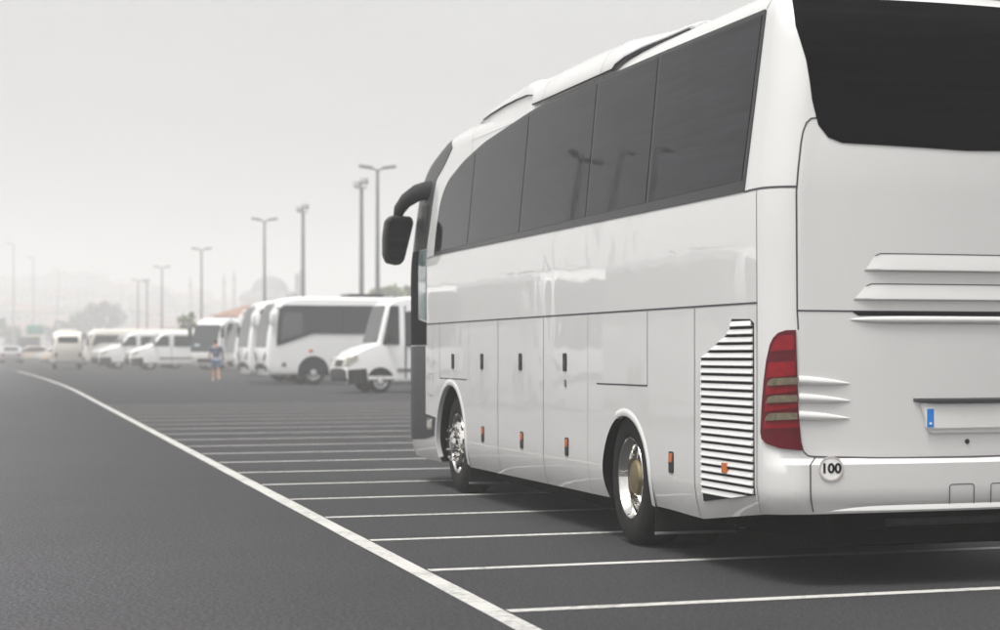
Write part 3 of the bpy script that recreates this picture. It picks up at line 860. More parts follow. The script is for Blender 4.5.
# ---- wheels
def tyre_prof(w, r=.505, ri=.305):
    return [(ri-.01, .02), (ri, .0), (ri+.02, -.012), (ri+.07, .004-.020), (r-.09, -.018), (r-.035, -.004), (r-.012, .012), (r, .035), (r, w-.035), (r-.02, w-.008), (ri+.06, w+.01), (ri, w-.02)]
def tyre(bm, y0, sgn, w=.29):
    """outer sidewall at y0, going inward"""
    lathe(bm, [(r, y0-sgn*h) for r, h in tyre_prof(w)], 64, 'Y')
    for k in range(4):     # tread grooves as shallow dark rings are cut into the profile by thin rings
        pass
for x, dual in ((FR_X, False), (RR_X, True)):
    for s in (1, -1):
        w = empty('wheel', (x, 0, .505)); w.parent = bus
        y0 = s*(CW-(.055 if dual else .085))
        bm = bmesh.new(); tyre(bm, y0, s)
        if dual: tyre(bm, y0-s*.34, s)
        bmesh.ops.recalc_face_normals(bm, faces=list(bm.faces)); build('tyre', bm, M['rubber'], w)
        bm = bmesh.new()
        if dual:
            lathe(bm, [(.312, y0-s*.004), (.306, y0+s*.010), (.296, y0+s*.008), (.289, y0-s*.008), (.280, y0-s*.022), (.268, y0-s*.045), (.262, y0-s*.075), (.264, y0-s*.10), (.258, y0-s*.125), (.235, y0-s*.15), (.15, y0-s*.155), (.0001, y0-s*.155)], 64)
        else:
            lathe(bm, [(.312, y0-s*.004), (.306, y0+s*.010), (.296, y0+s*.008), (.288, y0-s*.008), (.272, y0-s*.05), (.262, y0-s*.055), (.235, y0+s*.000), (.205, y0+s*.028), (.135, y0+s*.030), (.130, y0+s*.02), (.0001, y0+s*.02)], 64)
        yn = y0-s*.155 if dual else y0+s*.03
        for k in range(10):
            a = 2*math.pi*k/10+.2
            c = (.168*math.cos(a), 0, .168*math.sin(a))
            lathe(bm, [(.022, yn-s*.01), (.022, yn+s*.022), (.014, yn+s*.026), (.013, yn+s*.058), (.0001, yn+s*.062)], 10, 'Y', c)
        for k in range(10):
            a = 2*math.pi*(k+.5)/10+.2
            c = (.238*math.cos(a), 0, .238*math.sin(a))
            yh = (y0-s*.150) if dual else (y0+s*.006)
            lathe(bm, [(.026, yh-s*.02), (.026, yh+s*.004), (.0001, yh+s*.004)], 14, 'Y', c, mi=1)
        bmesh.ops.recalc_face_normals(bm, faces=list(bm.faces)); build('rim', bm, [M['chrome'], M['ink']], w)
        bm = bmesh.new()
        if dual:
            lathe(bm, [(.142, y0-s*.15), (.138, y0-s*.04), (.12, y0-s*.02), (.06, y0-s*.012), (.0001, y0-s*.012)], 36)
        else:
            lathe(bm, [(.115, y0+s*.02), (.112, y0+s*.055), (.085, y0+s*.075), (.0001, y0+s*.078)], 36)
        bmesh.ops.recalc_face_normals(bm, faces=list(bm.faces)); build('hub', bm, M['brass' if dual else 'chrome'], w)
# ---- underbody
bm = bmesh.new()
box(bm, (5.8, 0, .34), (4.9, 1.9, .36), bev=.03); box(bm, (1.0, 0, .36), (2.0, 1.6, .30), bev=.04); box(bm, (10.2, 0, .36), (1.4, 1.7, .24), bev=.04)  # boxes hang extra low to block light and darken the ground beneath
box(bm, (RR_X, 0, .50), (.30, 1.9, .24), bev=.08); box(bm, (FR_X, 0, .46), (.16, 2.0, .14), bev=.03)
box(bm, (-.10, -.15, .40), (.25, 1.5, .12), bev=.03)
tube(bm, [(1.0, -.5, .34), (.1, -.55, .33), (-.32, -.55, .34)], .05, 12)
build('chassis', bm, M['under'], bus)
bm = bmesh.new(); box(bm, (-.20, .02, .385), (.06, .95, .05), bev=.01)
build('tow_beam', bm, M['black'], bus)
for x, yw in ((RR_X-.60, .62), (FR_X-.66, .40)):
    bm = bmesh.new(); box(bm, (x, CW-.05-yw/2, .31), (.02, yw, .36), bev=.006); fl = build('mud_flap', bm, M['rubber'], bus)
    bm = bmesh.new(); box(bm, (x-.004, CW-.05-yw/2, .135), (.03, yw+.01, .022), bev=.004); build('flap_strip', bm, M['steel'], fl)

# ------------------------------------------------------------------ vehicles in the row and beyond
def prof_x(prof, front):
    """front or rear edge of a side profile as a function of z"""
    zs_ = [p for p in prof]
    def fx(z):
        best = None
        for i in range(len(prof)):
            a, b = prof[i], prof[(i+1) % len(prof)]
            if (a[1]-z)*(b[1]-z) <= 0 and a[1] != b[1]:
                x = a[0]+(b[0]-a[0])*(z-a[1])/(b[1]-a[1])
                if best is None or (x > best if front else x < best): best = x
        return best if best is not None else (max if front else min)(p[0] for p in prof)
    return fx
def vehicle(name, prof, width, tumble, zt, bev, mats, label, cat, group=None):
    root = empty(name, label=label, cat=cat, group=group)
    hw = width/2
    def hwz(z): return hw-max(0, z-zt)*tumble
    bm = bmesh.new()
    a = [bm.verts.new((x, hwz(z), z)) for x, z in prof]; b = [bm.verts.new((x, -hwz(z), z)) for x, z in prof]
    f1 = bm.faces.new(a); f2 = bm.faces.new(b); n = len(prof)
    for i in range(n): bm.faces.new((a[i], a[(i+1) % n], b[(i+1) % n], b[i]))
    bmesh.ops.recalc_face_normals(bm, faces=list(bm.faces))
    es = [e for e in bm.edges if f1 in e.link_faces or f2 in e.link_faces]
    bmesh.ops.bevel(bm, geom=es, offset=bev, segments=4, affect='EDGES', profile=.5, clamp_overlap=True)
    build('body', bm, mats, root, smooth=50)
    sl = lambda t, z: (t, hwz(z), z)
    sr = lambda t, z: (t, -hwz(z), z)
    fx, rx = prof_x(prof, True), prof_x(prof, False)
    sf = lambda y, z: (fx(z), y, z)
    sb = lambda y, z: (rx(z), y, z)
    def side(nm, poly, m, off=.012, left=True, right=True):
        out = []
        for s_, fl, on in ((sl, True, left), (sr, False, right)):
            if on: out.append(patch(nm, s_, poly, m, root, off=off, thick=.05, flip=fl, step=(9, .5)))
        return out
    def front(nm, poly, m, off=.012): return patch(nm, sf, poly, m, root, off=off, thick=.05, flip=False, step=(.5, .08))
    def back(nm, poly, m, off=.012): return patch(nm, sb, poly, m, root, off=off, thick=.05, flip=True, step=(.5, .2))
    return root, side, front, back, hwz
def add_wheels(root, xs, hw, r, w=.24):
    for x in xs:
        for s in (1, -1):
            e = empty('wheel', (x, 0, r)); e.parent = root
            bm = bmesh.new(); y0 = s*(hw+.005)
            lathe(bm, [(r*.6, y0-s*.02), (r*.64, y0), (r*.9, y0-s*.004), (r, y0-s*.04), (r, y0-s*w), (r*.6, y0-s*w)], 32)
            bmesh.ops.recalc_face_normals(bm, faces=list(bm.faces)); build('tyre', bm, M['rubber'], e)
            bm = bmesh.new()
            lathe(bm, [(r*.62, y0-s*.01), (r*.58, y0+s*.004), (r*.52, y0-s*.03), (r*.3, y0-s*.02), (r*.24, y0+s*.02), (.0001, y0+s*.03)], 32)
            for k in range(6):
                a = 2*math.pi*k/6; lathe(bm, [(r*.07, y0-s*.035), (r*.07, y0+s*.0), (.0001, y0+s*.002)], 8, 'Y', (r*.40*math.cos(a), 0, r*.40*math.sin(a)), mi=1)
            bmesh.ops.recalc_face_normals(bm, faces=list(bm.faces)); build('rim', bm, [M['pale_steel'], M['ink']], e)
def arches(root, xs, hw, r, m=None):
    for x in xs:
        for s in (1, -1):
            bm = bmesh.new(); pts = [(x+r*math.cos(a), r*.86+r*math.sin(a)) for a in [math.pi*k/18 for k in range(19)]]+[(x-r, .38), (x+r, .38)]
            sf = (lambda t, z: (t, hw, z)) if s > 0 else (lambda t, z: (t, -hw, z))
            patch_into(bm, sf, pts, off=.004, thick=.10, flip=s > 0, step=(9, 9)); build('wheel_arch', bm, M['ink'], root)
def black_mirror(root, x, y, z, h=.5, m='black'):
    for s in (1, -1):
        bm = bmesh.new()
        tube(bm, [(x-.15, s*y, z+h*.5+.1), (x+.15, s*(y+.15), z+h*.5+.12), (x+.2, s*(y+.22), z+h*.45)], .045, 8)
        box(bm, (x+.2, s*(y+.22), z), (.14, .26, h), bev=.05)
        build('mirror', bm, M[m], root)

def make_midibus(label, group):
    prof = [(1.70, .36), (1.80, .75), (1.80, 1.35), (1.73, 2.0), (1.58, 2.7), (1.40, 3.1), (1.08, 3.34), (.55, 3.42), (-6.3, 3.42), (-6.7, 3.3), (-6.85, 2.9), (-6.85, .5), (-6.7, .36)]
    root, side, front, back, hwz = vehicle('midibus', prof, 2.36, .05, 1.9, .16, M['white2'], label, 'midibus', group)
    side('side_window', round_poly([(1.42, 1.50), (.02, 1.98), (-6.55, 1.98), (-6.55, 3.08), (1.16, 3.08), (1.30, 2.92), (1.38, 2.4)], .08), M['farglass'])
    for x in (-1.15, -3.1, -5.0):
        side('window_divider', [(x-.03, 2.0), (x+.03, 2.0), (x+.03, 3.04), (x-.03, 3.04)], M['frit'], off=.018)
    side('cab_window', round_poly([(1.26, 1.68), (.42, 1.98), (.42, 2.80), (1.08, 2.80), (1.2, 2.5)], .06), M['farcab'], off=.018)
    front('windscreen', round_poly([(-1.0, 1.45), (1.0, 1.45), (.95, 3.0), (.7, 3.14), (-.7, 3.14), (-.95, 3.0)], .1), M['farglass'])
    front('grille', round_poly([(-.62, .62), (.62, .62), (.62, .82), (-.62, .82)], .04), M['black'])
    for s in (1, -1):
        front('headlight', round_poly([(s*.62, 1.02), (s*1.03, 1.28), (s*1.05, 1.16), (s*.72, .90)], .03), M['black'], off=.02)
        front('fog_lamp', round_poly([(s*.75, .52), (s*1.02, .52), (s*1.02, .74), (s*.78, .74)], .04), M['ink'], off=.02)
    side('fuel_flap', round_poly([(1.05, .70), (1.22, .70), (1.22, .86), (1.05, .86)], .02), M['steel'], right=False)
    side('side_badge', round_poly([(.02, 1.26), (.18, 1.26), (.18, 1.36), (.02, 1.36)], .02), M['amber'], right=False)
    side('skirt_flap', round_poly([(-.7, .45), (-2.6, .45), (-2.6, .95), (-.7, .95)], .04), M['white2'], off=.02)
    back('rear_window', round_poly([(-.95, 2.0), (.95, 2.0), (.9, 2.9), (-.9, 2.9)], .1), M['farglass'])
    arches(root, (0, -4.3), 1.18, .60); add_wheels(root, (0, -4.3), 1.17, .47)
    bm = bmesh.new(); box(bm, (-2.2, 0, 3.49), (1.4, 1.5, .13), bev=.04); build('roof_unit', bm, M['black'], root)
    for s in (1, -1):
        bm = bmesh.new()
        tube(bm, [(1.2, s*1.10, 3.0), (1.5, s*1.22, 3.0), (1.62, s*1.27, 2.8)], .04, 8); box(bm, (1.62, s*1.28, 2.55), (.15, .2, .52), bev=.05)
        build('mirror', bm, M['white2'], root)
    return root
def place(o, px, py, hx, hy, lateral=0):
    """put local (0, lateral) on the ground point (px,py), heading (hx,hy)"""
    a = math.atan2(hy, hx); o.rotation_euler = (0, 0, a)
    o.location = (px+math.sin(a)*lateral, py-math.cos(a)*lateral, 0)
HX, HY = -.898, -.440
VG = 'white vehicles parked in the right-hand row'
mb = make_midibus('white midibus with a long dark window band, parked just beyond the bonneted minibus', VG)
place(mb, -18.90, 80.8, HX, HY, 1.18)
mb2 = copy_tree(mb); mb2['label'] = 'white midibus mostly hidden behind the nearer midibus, only its front showing'
place(mb2, -18.95-2.25, 80.8+6.0, HX, HY, 1.18)

def make_van(name, label, group, H=2.4, mini=False, L=5.6, m='white2', cat='van'):
    k = (H-1.5)/(3.08-1.5)
    zz = lambda z: 1.5+(z-1.5)*k if z > 1.5 else z
    prof = [(1.18, .32), (1.26, .50), (1.27, .80), (1.20, 1.08), (.95, 1.26), (.55, 1.42), (.10, 1.53), (-.10, zz(1.80)), (-.42, zz(2.40)), (-.70, zz(2.82)), (-1.05, zz(3.02)), (-1.6, zz(3.08)), (-L+1.5, zz(3.08)), (-L+1.30, zz(2.9)), (-L+1.24, .5), (-L+1.3, .36)]
    if mini:
        prof[:10] = [(1.05, .30), (1.12, .50), (1.13, .80), (1.05, 1.08), (.80, 1.32), (.45, 1.50), (.10, 1.60), (.04, 1.85), (-.10, 2.40), (-.22, 2.80)]
        prof[10:12] = [(-.44, 3.02), (-.9, 3.10)]
    root, side, front, back, hwz = vehicle(name, prof, 1.98, .07, 1.3, .12, M[m], label, cat, group)
    front('bumper', round_poly([(-.93, .36), (.93, .36), (.95, .72), (.5, .78), (-.5, .78), (-.95, .72)], .05), M['black'], off=.03)
    front('grille', round_poly([(-.45, .83), (.45, .83), (.5, 1.05), (-.5, 1.05)], .04), M['black'], off=.02)
    for s in (1, -1):
        front('headlight', round_poly([(s*.55, .84), (s*.93, .86), (s*.93, 1.16), (s*.62, 1.10)], .04), M['headlight'], off=.03)
    side('headlamp_side', round_poly([(1.10, .86), (1.12, 1.06), (.78, 1.24), (.72, 1.10)], .03), M['headlight'])
    side('bumper_side', round_poly([(1.04 if mini else 1.16, .30), (1.06 if mini else 1.18, .74), (.46, .78), (.40, .30)], .04), M['black'], off=.014)
    front('windscreen', round_poly([(-.90, 1.60), (.90, 1.60), (.80, zz(2.80)), (-.80, zz(2.80))], .08), M['farglass'])
    side('door_window', round_poly(([(-.06, 1.54), (-.62, 1.54), (-.62, 2.80), (-.34, 2.80)] if mini else [(-.20, 1.50), (-1.15, 1.50), (-1.15, zz(2.62)), (-.72, zz(2.62))]), .05), M['farglass'])
    x = -.84 if mini else -1.42
    while x-1.2 > -L+1.3:
        side('cabin_window', round_poly([(x, 1.48), (x-1.22, 1.48), (x-1.22, zz(2.62)), (x, zz(2.62))], .07), M['farglass']); x -= 1.36
    side('side_trim', [(-.55, .66), (-L+1.5, .66), (-L+1.5, .78), (-.55, .78)], M['steel'])
    if mini: side('door_gap', [(-.80, .45), (-.84, .45), (-.84, 2.8), (-.80, 2.8)], M['seam'])
    side('door_gap', [(-1.27, .45), (-1.29, .45), (-1.29, zz(2.75)), (-1.27, zz(2.75))], M['seam'])
    back('rear_window', round_poly([(-.75, 1.5), (.75, 1.5), (.7, zz(2.6)), (-.7, zz(2.6))], .08), M['farglass'])
    arches(root, (0, -L+2.25), .985, .44); add_wheels(root, (0, -L+2.25), .985, .355, .22)
    for s in (1, -1):
        bm = bmesh.new()
        tube(bm, [(-.25, s*.95, 1.62), (-.2, s*1.12, 1.65)], .035, 8); box(bm, (-.2, s*1.16, 1.80), (.12, .2, .36), bev=.04)
        build('mirror', bm, M['black'], root)
    if mini:
        bm = bmesh.new(); box(bm, (-2.9, 0, zz(3.08)+.07), (1.5, 1.3, .16), bev=.05); build('roof_unit', bm, M[m], root)
    return root
v = make_van('minibus', 'white bonneted minibus with black bumper, nose just left of the big coach', VG, 3.08, True, 6.6, cat='minibus'); place(v, -13.45, 66.7, HX, HY, .985)
VB = 'white vans parked beyond the tour bus'
v1 = make_van('van', 'white passenger van with two dark side windows, nearest of the far vans', VB, 2.42, L=5.9); place(v1, -40.6, 130, HX, HY, .985)
v2 = copy_tree(v1); v2['label'] = 'white van in the middle of the far group, its nose just past the nearest van'; place(v2, -44.9, 137, HX, HY, .985)
v3 = copy_tree(v1); v3['label'] = 'white van deepest in the far group, in front of the cream minibus'; place(v3, -47.0, 142.5, HX, HY, .985)

def make_coach2(name, label, cat, group, H=3.2, L=11, m='white2', W=2.45, wind=True):
    prof = [(1.95, .34), (2.12, .62), (2.15, 1.2), (2.05, 1.9), (1.80, H-.45), (1.55, H-.16), (1.15, H), (-L+2.5, H), (-L+2.2, H-.15), (-L+2.1, H-.5), (-L+2.1, .55), (-L+2.3, .34)]
    root, side, front, back, hwz = vehicle(name, prof, W, .05, 1.6, .15, M[m], label, cat, group)
    k = W/2-.1
    front('windscreen', round_poly([(-k, 1.15), (k, 1.15), (k-.04, H-.42), (-k+.04, H-.42)], .1), M['farglass'])
    side('side_window', round_poly([(1.60, 1.45), (1.0, 1.75), (-L+2.5, 1.75), (-L+2.5, H-.42), (1.35, H-.42)], .1), M['farglass'])
    x = -.9
    while x > -L+3:
        side('window_divider', [(x-.03, 1.77), (x+.03, 1.77), (x+.03, H-.44), (x-.03, H-.44)], M['frit'], off=.018); x -= 1.7
    front('grille', round_poly([(-.6, .5), (.6, .5), (.6, .75), (-.6, .75)], .05), M['black'])
    for s in (1, -1):
        front('headlight', round_poly([(s*.7, .62), (s*(k+.02), .64), (s*(k+.02), .92), (s*.74, .84)], .05), M['headlight'], off=.025)
    back('rear_window', round_poly([(-k, 1.8), (k, 1.8), (k-.06, H-.5), (-k+.06, H-.5)], .1), M['farglass'])
    for s in (1, -1): back('tail_light', round_poly([(s*k, .8), (s*(k-.14), .8), (s*(k-.14), 1.1), (s*k, 1.1)], .03), M['darkred'], off=.02)
    arches(root, (0, -L+4.6), W/2, .58); add_wheels(root, (0, -L+4.6), W/2, .48)
    black_mirror(root, 1.75, W/2-.05, H-.9, .62)
    return root
cc = make_coach2('tour_bus', 'pale coach facing the camera at an angle, wide dark windscreen behind the walking man', 'coach', VG, 3.2, 10.5)
place(cc, -36.4, 125.2, -.53, -.85, 0)
cc.location = (-34.75, 127.0, 0)
bm = bmesh.new()
patch_into(bm, lambda y, z: (2.02, y, z), round_poly([(-.86, 1.25), (-.40, 1.25), (-.40, 1.62), (-.86, 1.62)], .05), off=.10, thick=.03)
build('route_card', bm, mat('route_card', (.45, .58, .68), rough=.5, noise=(5, .5, (.6, .66, .7))), cc)
c3 = make_coach2('tour_bus', 'white bus between the hidden midibus and the angled coach, black grille and hanging mirror', 'bus', VG, 3.1, 9)
place(c3, -26.1, 104, HX, HY, 1.22)
mbx = make_coach2('minibus', 'cream minibus parked behind the group of far white vans', 'minibus', None, 2.72, 9.0, 'cream', 2.1)
place(mbx, -49.9, 151.5, HX, HY, 1.05)
# white minibus seen from behind on the roadway
def make_rear_minibus():
    L, H = 6.4, 2.42
    root = make_coach2('minibus', 'small white minibus seen squarely from behind with a slim dark rear window', 'minibus', None, H, L, 'cream', 1.78)
    for ch in list(root.children):
        if ch.name.split('.')[0] in ('rear_window', 'mirror'): bpy.data.objects.remove(ch)
    rx = -L+2.1
    sb = lambda y, z: (rx, y, z)
    patch('rear_window', sb, round_poly([(-.62, 1.72), (.62, 1.72), (.60, 2.10), (-.60, 2.10)], .05), M['farglass'], root, off=.02, thick=.06, flip=True, step=(9, 9))
    patch('rear_bumper', sb, round_poly([(-.84, .36), (.84, .36), (.84, .56), (-.84, .56)], .04), M['steel'], root, off=.07, thick=.12, flip=True, step=(9, 9))
    bm = bmesh.new(); box(bm, (-2.6, 0, H+.07), (1.3, 1.1, .16), bev=.06); build('roof_unit', bm, M['cream'], root)
    return root
rm = make_rear_minibus(); place(rm, -48.3, 137, -.35, .937, 0)

def make_car(label, m, group):
    prof = [(.85, .30), (.90, .55), (.80, .75), (-.05, .95), (-.75, 1.42), (-1.1, 1.50), (-2.3, 1.48), (-3.2, 1.02), (-3.45, .95), (-3.5, .4), (-3.4, .28)]
    root, side, front, back, hwz = vehicle('parked_car', prof, 1.76, .18, .9, .09, M[m], label, 'car', group)
    side('side_window', round_poly([(-.30, .97), (-.85, 1.36), (-1.2, 1.42), (-2.2, 1.41), (-2.85, 1.02)], .04), M['farglass'])
    front('windscreen', round_poly([(-.62, 1.0), (.62, 1.0), (.58, 1.40), (-.58, 1.40)], .04), M['farglass'])
    back('rear_window', round_poly([(-.6, 1.06), (.6, 1.06), (.55, 1.38), (-.55, 1.38)], .04), M['farglass'])
    for s in (1, -1):
        front('headlight', round_poly([(s*.45, .6), (s*.78, .6), (s*.78, .73), (s*.5, .73)], .02), M['headlight'], off=.02)
        back('tail_light', round_poly([(s*.5, .65), (s*.78, .65), (s*.78, .85), (s*.5, .85)], .02), M['red'], off=.02)
    arches(root, (0, -2.6), .87, .36); add_wheels(root, (0, -2.6), .875, .30, .18)
    return root
CG = 'cars far off in the haze at the left edge'
cars = [('silver', 'silver car half lost in the haze at the far left edge', 13, 182, (-.3, .95)),
        ('beige_paint', 'beige car in the haze, left of the green road sign', 19, 196, (-.9, -.2)),
        ('silver', 'silver car in the haze, between the dark truck and the rear-view minibus', 44, 190, (-.95, -.3)),
        ('beige_paint', 'beige car close to the left flank of the rear-view minibus', 51, 172, (-.95, -.3))]
for m, lab, u, Y, h in cars:
    c = make_car(lab, m, CG); place(c, (u-800)/2080*Y, Y, h[0], h[1], 0)
# dark box truck
def make_truck(label, m):
    prof = [(.95, .4), (1.0, 1.2), (.85, 2.0), (.6, 2.25), (-.55, 2.25), (-.6, .4)]
    root, side, front, back, hwz = vehicle('box_truck', prof, 2.1, .04, 1.2, .08, M[m], label, 'truck')
    front('windscreen', round_poly([(-.85, 1.3), (.85, 1.3), (.8, 2.0), (-.8, 2.0)], .06), M['farglass'])
    side('door_window', round_poly([(.7, 1.3), (-.4, 1.3), (-.4, 1.95), (.5, 1.95)], .06), M['farglass'])
    bm = bmesh.new(); box(bm, (-2.75, 0, 1.62), (4.1, 2.2, 1.75), bev=.04); build('cargo_box', bm, M[m], root)
    bm = bmesh.new(); box(bm, (-2.6, 0, .62), (4.4, .8, .16), bev=.02); build('chassis', bm, M['under'], root)
    add_wheels(root, (0, -3.6), 1.0, .42)
    return root
t1 = make_truck('dark grey box truck fading into the haze under the green road sign', 'dark_paint'); place(t1, (31-800)/2080*230, 230, -.3, .95, 0)
t2 = make_truck('dark truck squeezed between the rear-view minibus and the cream minibus', 'dark_paint'); place(t2, (89-800)/2080*160, 160, .33, -.94, 0)
# buses across the road, mirrored in the coach's paint
OG = 'midibuses parked across the road'
for i, (x, y) in enumerate(((-17.6, 31.5), (-22.2, 43.5), (-27.0, 56))):
    b_ = copy_tree(mb); b_['group'] = OG; b_['label'] = 'white midibus across the road whose dark windows mirror in the coach side'
    place(b_, x, y, -LD.x, -LD.y, 0)

# ------------------------------------------------------------------ lamp posts
def make_lamp(double, h, m, r=.11):
    root = empty('street_lamp')
    bm = bmesh.new(); tube(bm, [(0, 0, 0), (0, 0, h*.5), (0, 0, h)], [r*1.15, r*.9, r*.62], 12); build('pole', bm, m, root)
    bm = bmesh.new(); lathe(bm, [(r*2.2, 0), (r*2.2, .04), (r*1.5, .06), (r*1.4, .5), (r*1.2, .52)], 12, 'Z'); build('base', bm, m, root)
    for s in ((1, -1) if double else (1,)):
        bm = bmesh.new(); tube(bm, [(0, 0, h-.05), (s*.25, 0, h+.06), (s*.6, 0, h+.15)], [.06, .055, .05], 8)
        build('arm', bm, m, root)
        bm = bmesh.new()
        rot = Matrix.Rotation(R(-8*s), 3, 'Y')
        box(bm, (s*.68, 0, h+.17), (.82, .34, .17), rot=rot, bev=.05)
        hd = build('lamp_head', bm, m, root)
        bm = bmesh.new(); box(bm, (s*.72, 0, h+.085), (.55, .25, .03), rot=rot, bev=.01); build('lamp_lens', bm, M['plate'], hd)
    return root
LG = 'double-headed lamp posts in a line over the parked buses'
dbl = make_lamp(True, 12, M['steel'], .14)
spots = [(377.5, 124, 'tall double-headed lamp post nearest the big coach, right of the mirror-side floodlight'),
         (264.5, 175, 'double-headed lamp post rising behind the two midibuses, beside the hazy dome'),
         (201.5, 228, 'double-headed lamp post rising over the roof of the angled coach'),
         (162, 280, 'double-headed lamp post rising over the group of white vans'),
         (138, 336, 'smallest and faintest double-headed lamp post, over the cream minibus')]
for i, (u, Y, lab) in enumerate(spots):
    o = dbl if i == 0 else copy_tree(dbl)
    tag(o, lab, 'lamp post', LG); o.location = ((u-800)/2080*Y, Y, 0); o.rotation_euler = (0, 0, R(12))
# floodlight masts seen edge-on
def make_flood(h):
    root = empty('floodlight_mast'); m = M['steel']
    bm = bmesh.new(); tube(bm, [(0, 0, 0), (0, 0, h*.5), (0, 0, h)], [.2, .16, .12], 12); build('pole', bm, m, root)
    bm = bmesh.new(); box(bm, (0, 0, h), (.7, .1, .1), bev=.02); build('crossbar', bm, m, root)
    for x, z_ in ((-.25, .18), (.22, .42)):
        bm = bmesh.new(); box(bm, (x, -.12, h+z_), (.46, .32, .4), rot=Matrix.Rotation(R(35), 3, 'X'), bev=.05); hd = build('floodlight', bm, m, root)
        bm = bmesh.new(); box(bm, (x, -.27, h+z_-.11), (.38, .03, .3), rot=Matrix.Rotation(R(35), 3, 'X'), bev=.01); build('lens', bm, M['plate'], hd)
    return root
fl = make_flood(12)
FG = 'floodlight masts behind the midibuses'
for i, (u, Y, lab) in enumerate(((361.5, 138, 'floodlight mast just left of the tallest double-headed lamp post'),
                                 (303, 163, 'floodlight mast between the dome and the tallest lamp, over the midibus roof'),
                                 (147, 345, 'tiny faint floodlight mast beside the smallest double-headed lamp post'))):
    o = fl if i == 0 else copy_tree(fl); tag(o, lab, 'floodlight', FG); o.location = ((u-800)/2080*Y, Y, 0)
sg = make_lamp(False, 17.6, M['pale_steel'], .13)
SG = 'single-armed lamp posts along the far side of the road'
left = [(13.5, 330, 'single-armed pale lamp post nearest the left edge of the haze'), (33.5, 380, 'single-armed pale lamp post second from the left, above the green sign'),
        (58, 436, 'single-armed pale lamp post behind the rear-view minibus'), (122, 520, 'single-armed pale lamp post behind the dark tree by the vans')]
for i, (u, Y, lab) in enumerate(left):
    o = sg if i == 0 else copy_tree(sg); tag(o, lab, 'lamp post', SG); o.location = ((u-800)/2080*Y, Y, 0); o.rotation_euler = (0, 0, R(190))
for x, y, h, src in ((-40.8, 69.2, 12, dbl), (-31.7, 55.1, 10.2, sg), (-27.0, 47.5, 9.2, sg)):
    o = copy_tree(src); tag(o, 'lamp post across the road mirrored in the coach windows', 'lamp post', 'lamp posts mirrored in the coach windows')
    o.location = (x, y, 0); o.rotation_euler = (0, 0, R(160)); k = h/(12.0 if src is dbl else 17.6); o.scale = (min(1, k*1.4),)*2+(k,)

# ------------------------------------------------------------------ road sign
sgn = empty('road_sign', ((35-800)/2080*330, 330, 0), R(18), 'green road sign with a yellow plate below it, above the dark box truck', 'road sign')
for x in (-.6, .6):
    bm = bmesh.new(); tube(bm, [(x, 0, 0), (x, 0, 4.8)], .06, 8); build('post', bm, M['pale_steel'], sgn)
bm = bmesh.new(); box(bm, (0, -.09, 4.1), (2.5, .05, 1.5), bev=.02); build('panel', bm, M['sign_green'], sgn)
bm = bmesh.new(); box(bm, (.05, -.09, 2.6), (.95, .05, 1.1), bev=.02); build('yellow_plate', bm, M['sign_yellow'], sgn)

# ------------------------------------------------------------------ trees
def make_tree(name, h, cr, ch, n, leaf, label, loc, group=None, seed=1, ls=.35, trunk=.16, cat='tree'):
    rnd = random.Random(seed)
    root = empty(name, loc, rnd.uniform(0, 6), label, cat, group)
    bm = bmesh.new(); zc = h-ch*.5
    tube(bm, [(0, 0, -.05), (.05*cr, 0, (h-ch)*.6), (0, .04*cr, zc), (.02, 0, h*.9)], [trunk, trunk*.8, trunk*.55, trunk*.2], 8)
    cl = []
    for i in range(11):
        a = rnd.uniform(0, 6.28); e = rnd.uniform(-.8, 1)
        rr = cr*math.sqrt(max(0, 1-e*e*.8))*rnd.uniform(.35, .8)
        c = Vector((rr*math.cos(a), rr*math.sin(a), zc+e*ch*.38)); cl.append((c, rnd.uniform(.25, .5)*min(cr, ch*.5)))
        tube(bm, [(0, 0, h-ch+rnd.uniform(0, ch*.3)), tuple(c*.5+Vector((0, 0, zc*.5))), tuple(c)], [trunk*.4, trunk*.25, trunk*.08], 5)
    build('trunk', bm, M['bark'], root)
    bm = bmesh.new()
    for i in range(n):
        c, r_ = cl[rnd.randrange(len(cl))]
        d = Vector((rnd.gauss(0, 1), rnd.gauss(0, 1), rnd.gauss(0, .8))).normalized()*r_*rnd.uniform(.4, 1.15)
        p = c+d; s = ls*rnd.uniform(.5, 1.2)
        u = Vector((rnd.uniform(-1, 1), rnd.uniform(-1, 1), rnd.uniform(-1, 1))).normalized(); w = u.cross(Vector((rnd.uniform(-1, 1), rnd.uniform(-1, 1), 1))).normalized()
        bm.faces.new([bm.verts.new(p+q_) for q_ in (u*s, w*s*.5, -u*s, -w*s*.5)])
    build('crown', bm, M[leaf], root, smooth=0)
    return root
def at(u, Y): return ((u-800)/2080*Y, Y, 0)
make_tree('tree', 12.5, 6.0, 8.5, 1300, 'leaf_dark', 'tall hazy tree right of the rear-view minibus, above the cream minibus', at(101, 520), seed=3, ls=.8)
make_tree('tree', 7.6, 6.0, 6, 900, 'leaf_dark', 'low hazy tree standing behind the rear-view minibus', at(60, 500), seed=4, ls=.8)
make_tree('tree', 9.2, 6.0, 7, 900, 'leaf_dark', 'low hazy tree between the two other dark trees', at(82, 510), seed=5, ls=.8)
make_tree('tree', 4.8, .95, 3.2, 330, 'leaf_fresh', 'small bright green tree peeping up left of the angled coach roof', at(187, 190), seed=6, ls=.24)
make_tree('tree', 8.4, 2.4, 4.2, 1300, 'leaf_fresh', 'bright green treetop above the midibus roof, beside the tallest lamp post', at(386, 235), seed=7, ls=.35)
make_tree('tree', 8.2, 2.0, 4.0, 900, 'leaf_fresh', 'green treetop showing close to the big coach mirror, right of its twin', at(408, 225), seed=8, ls=.35)
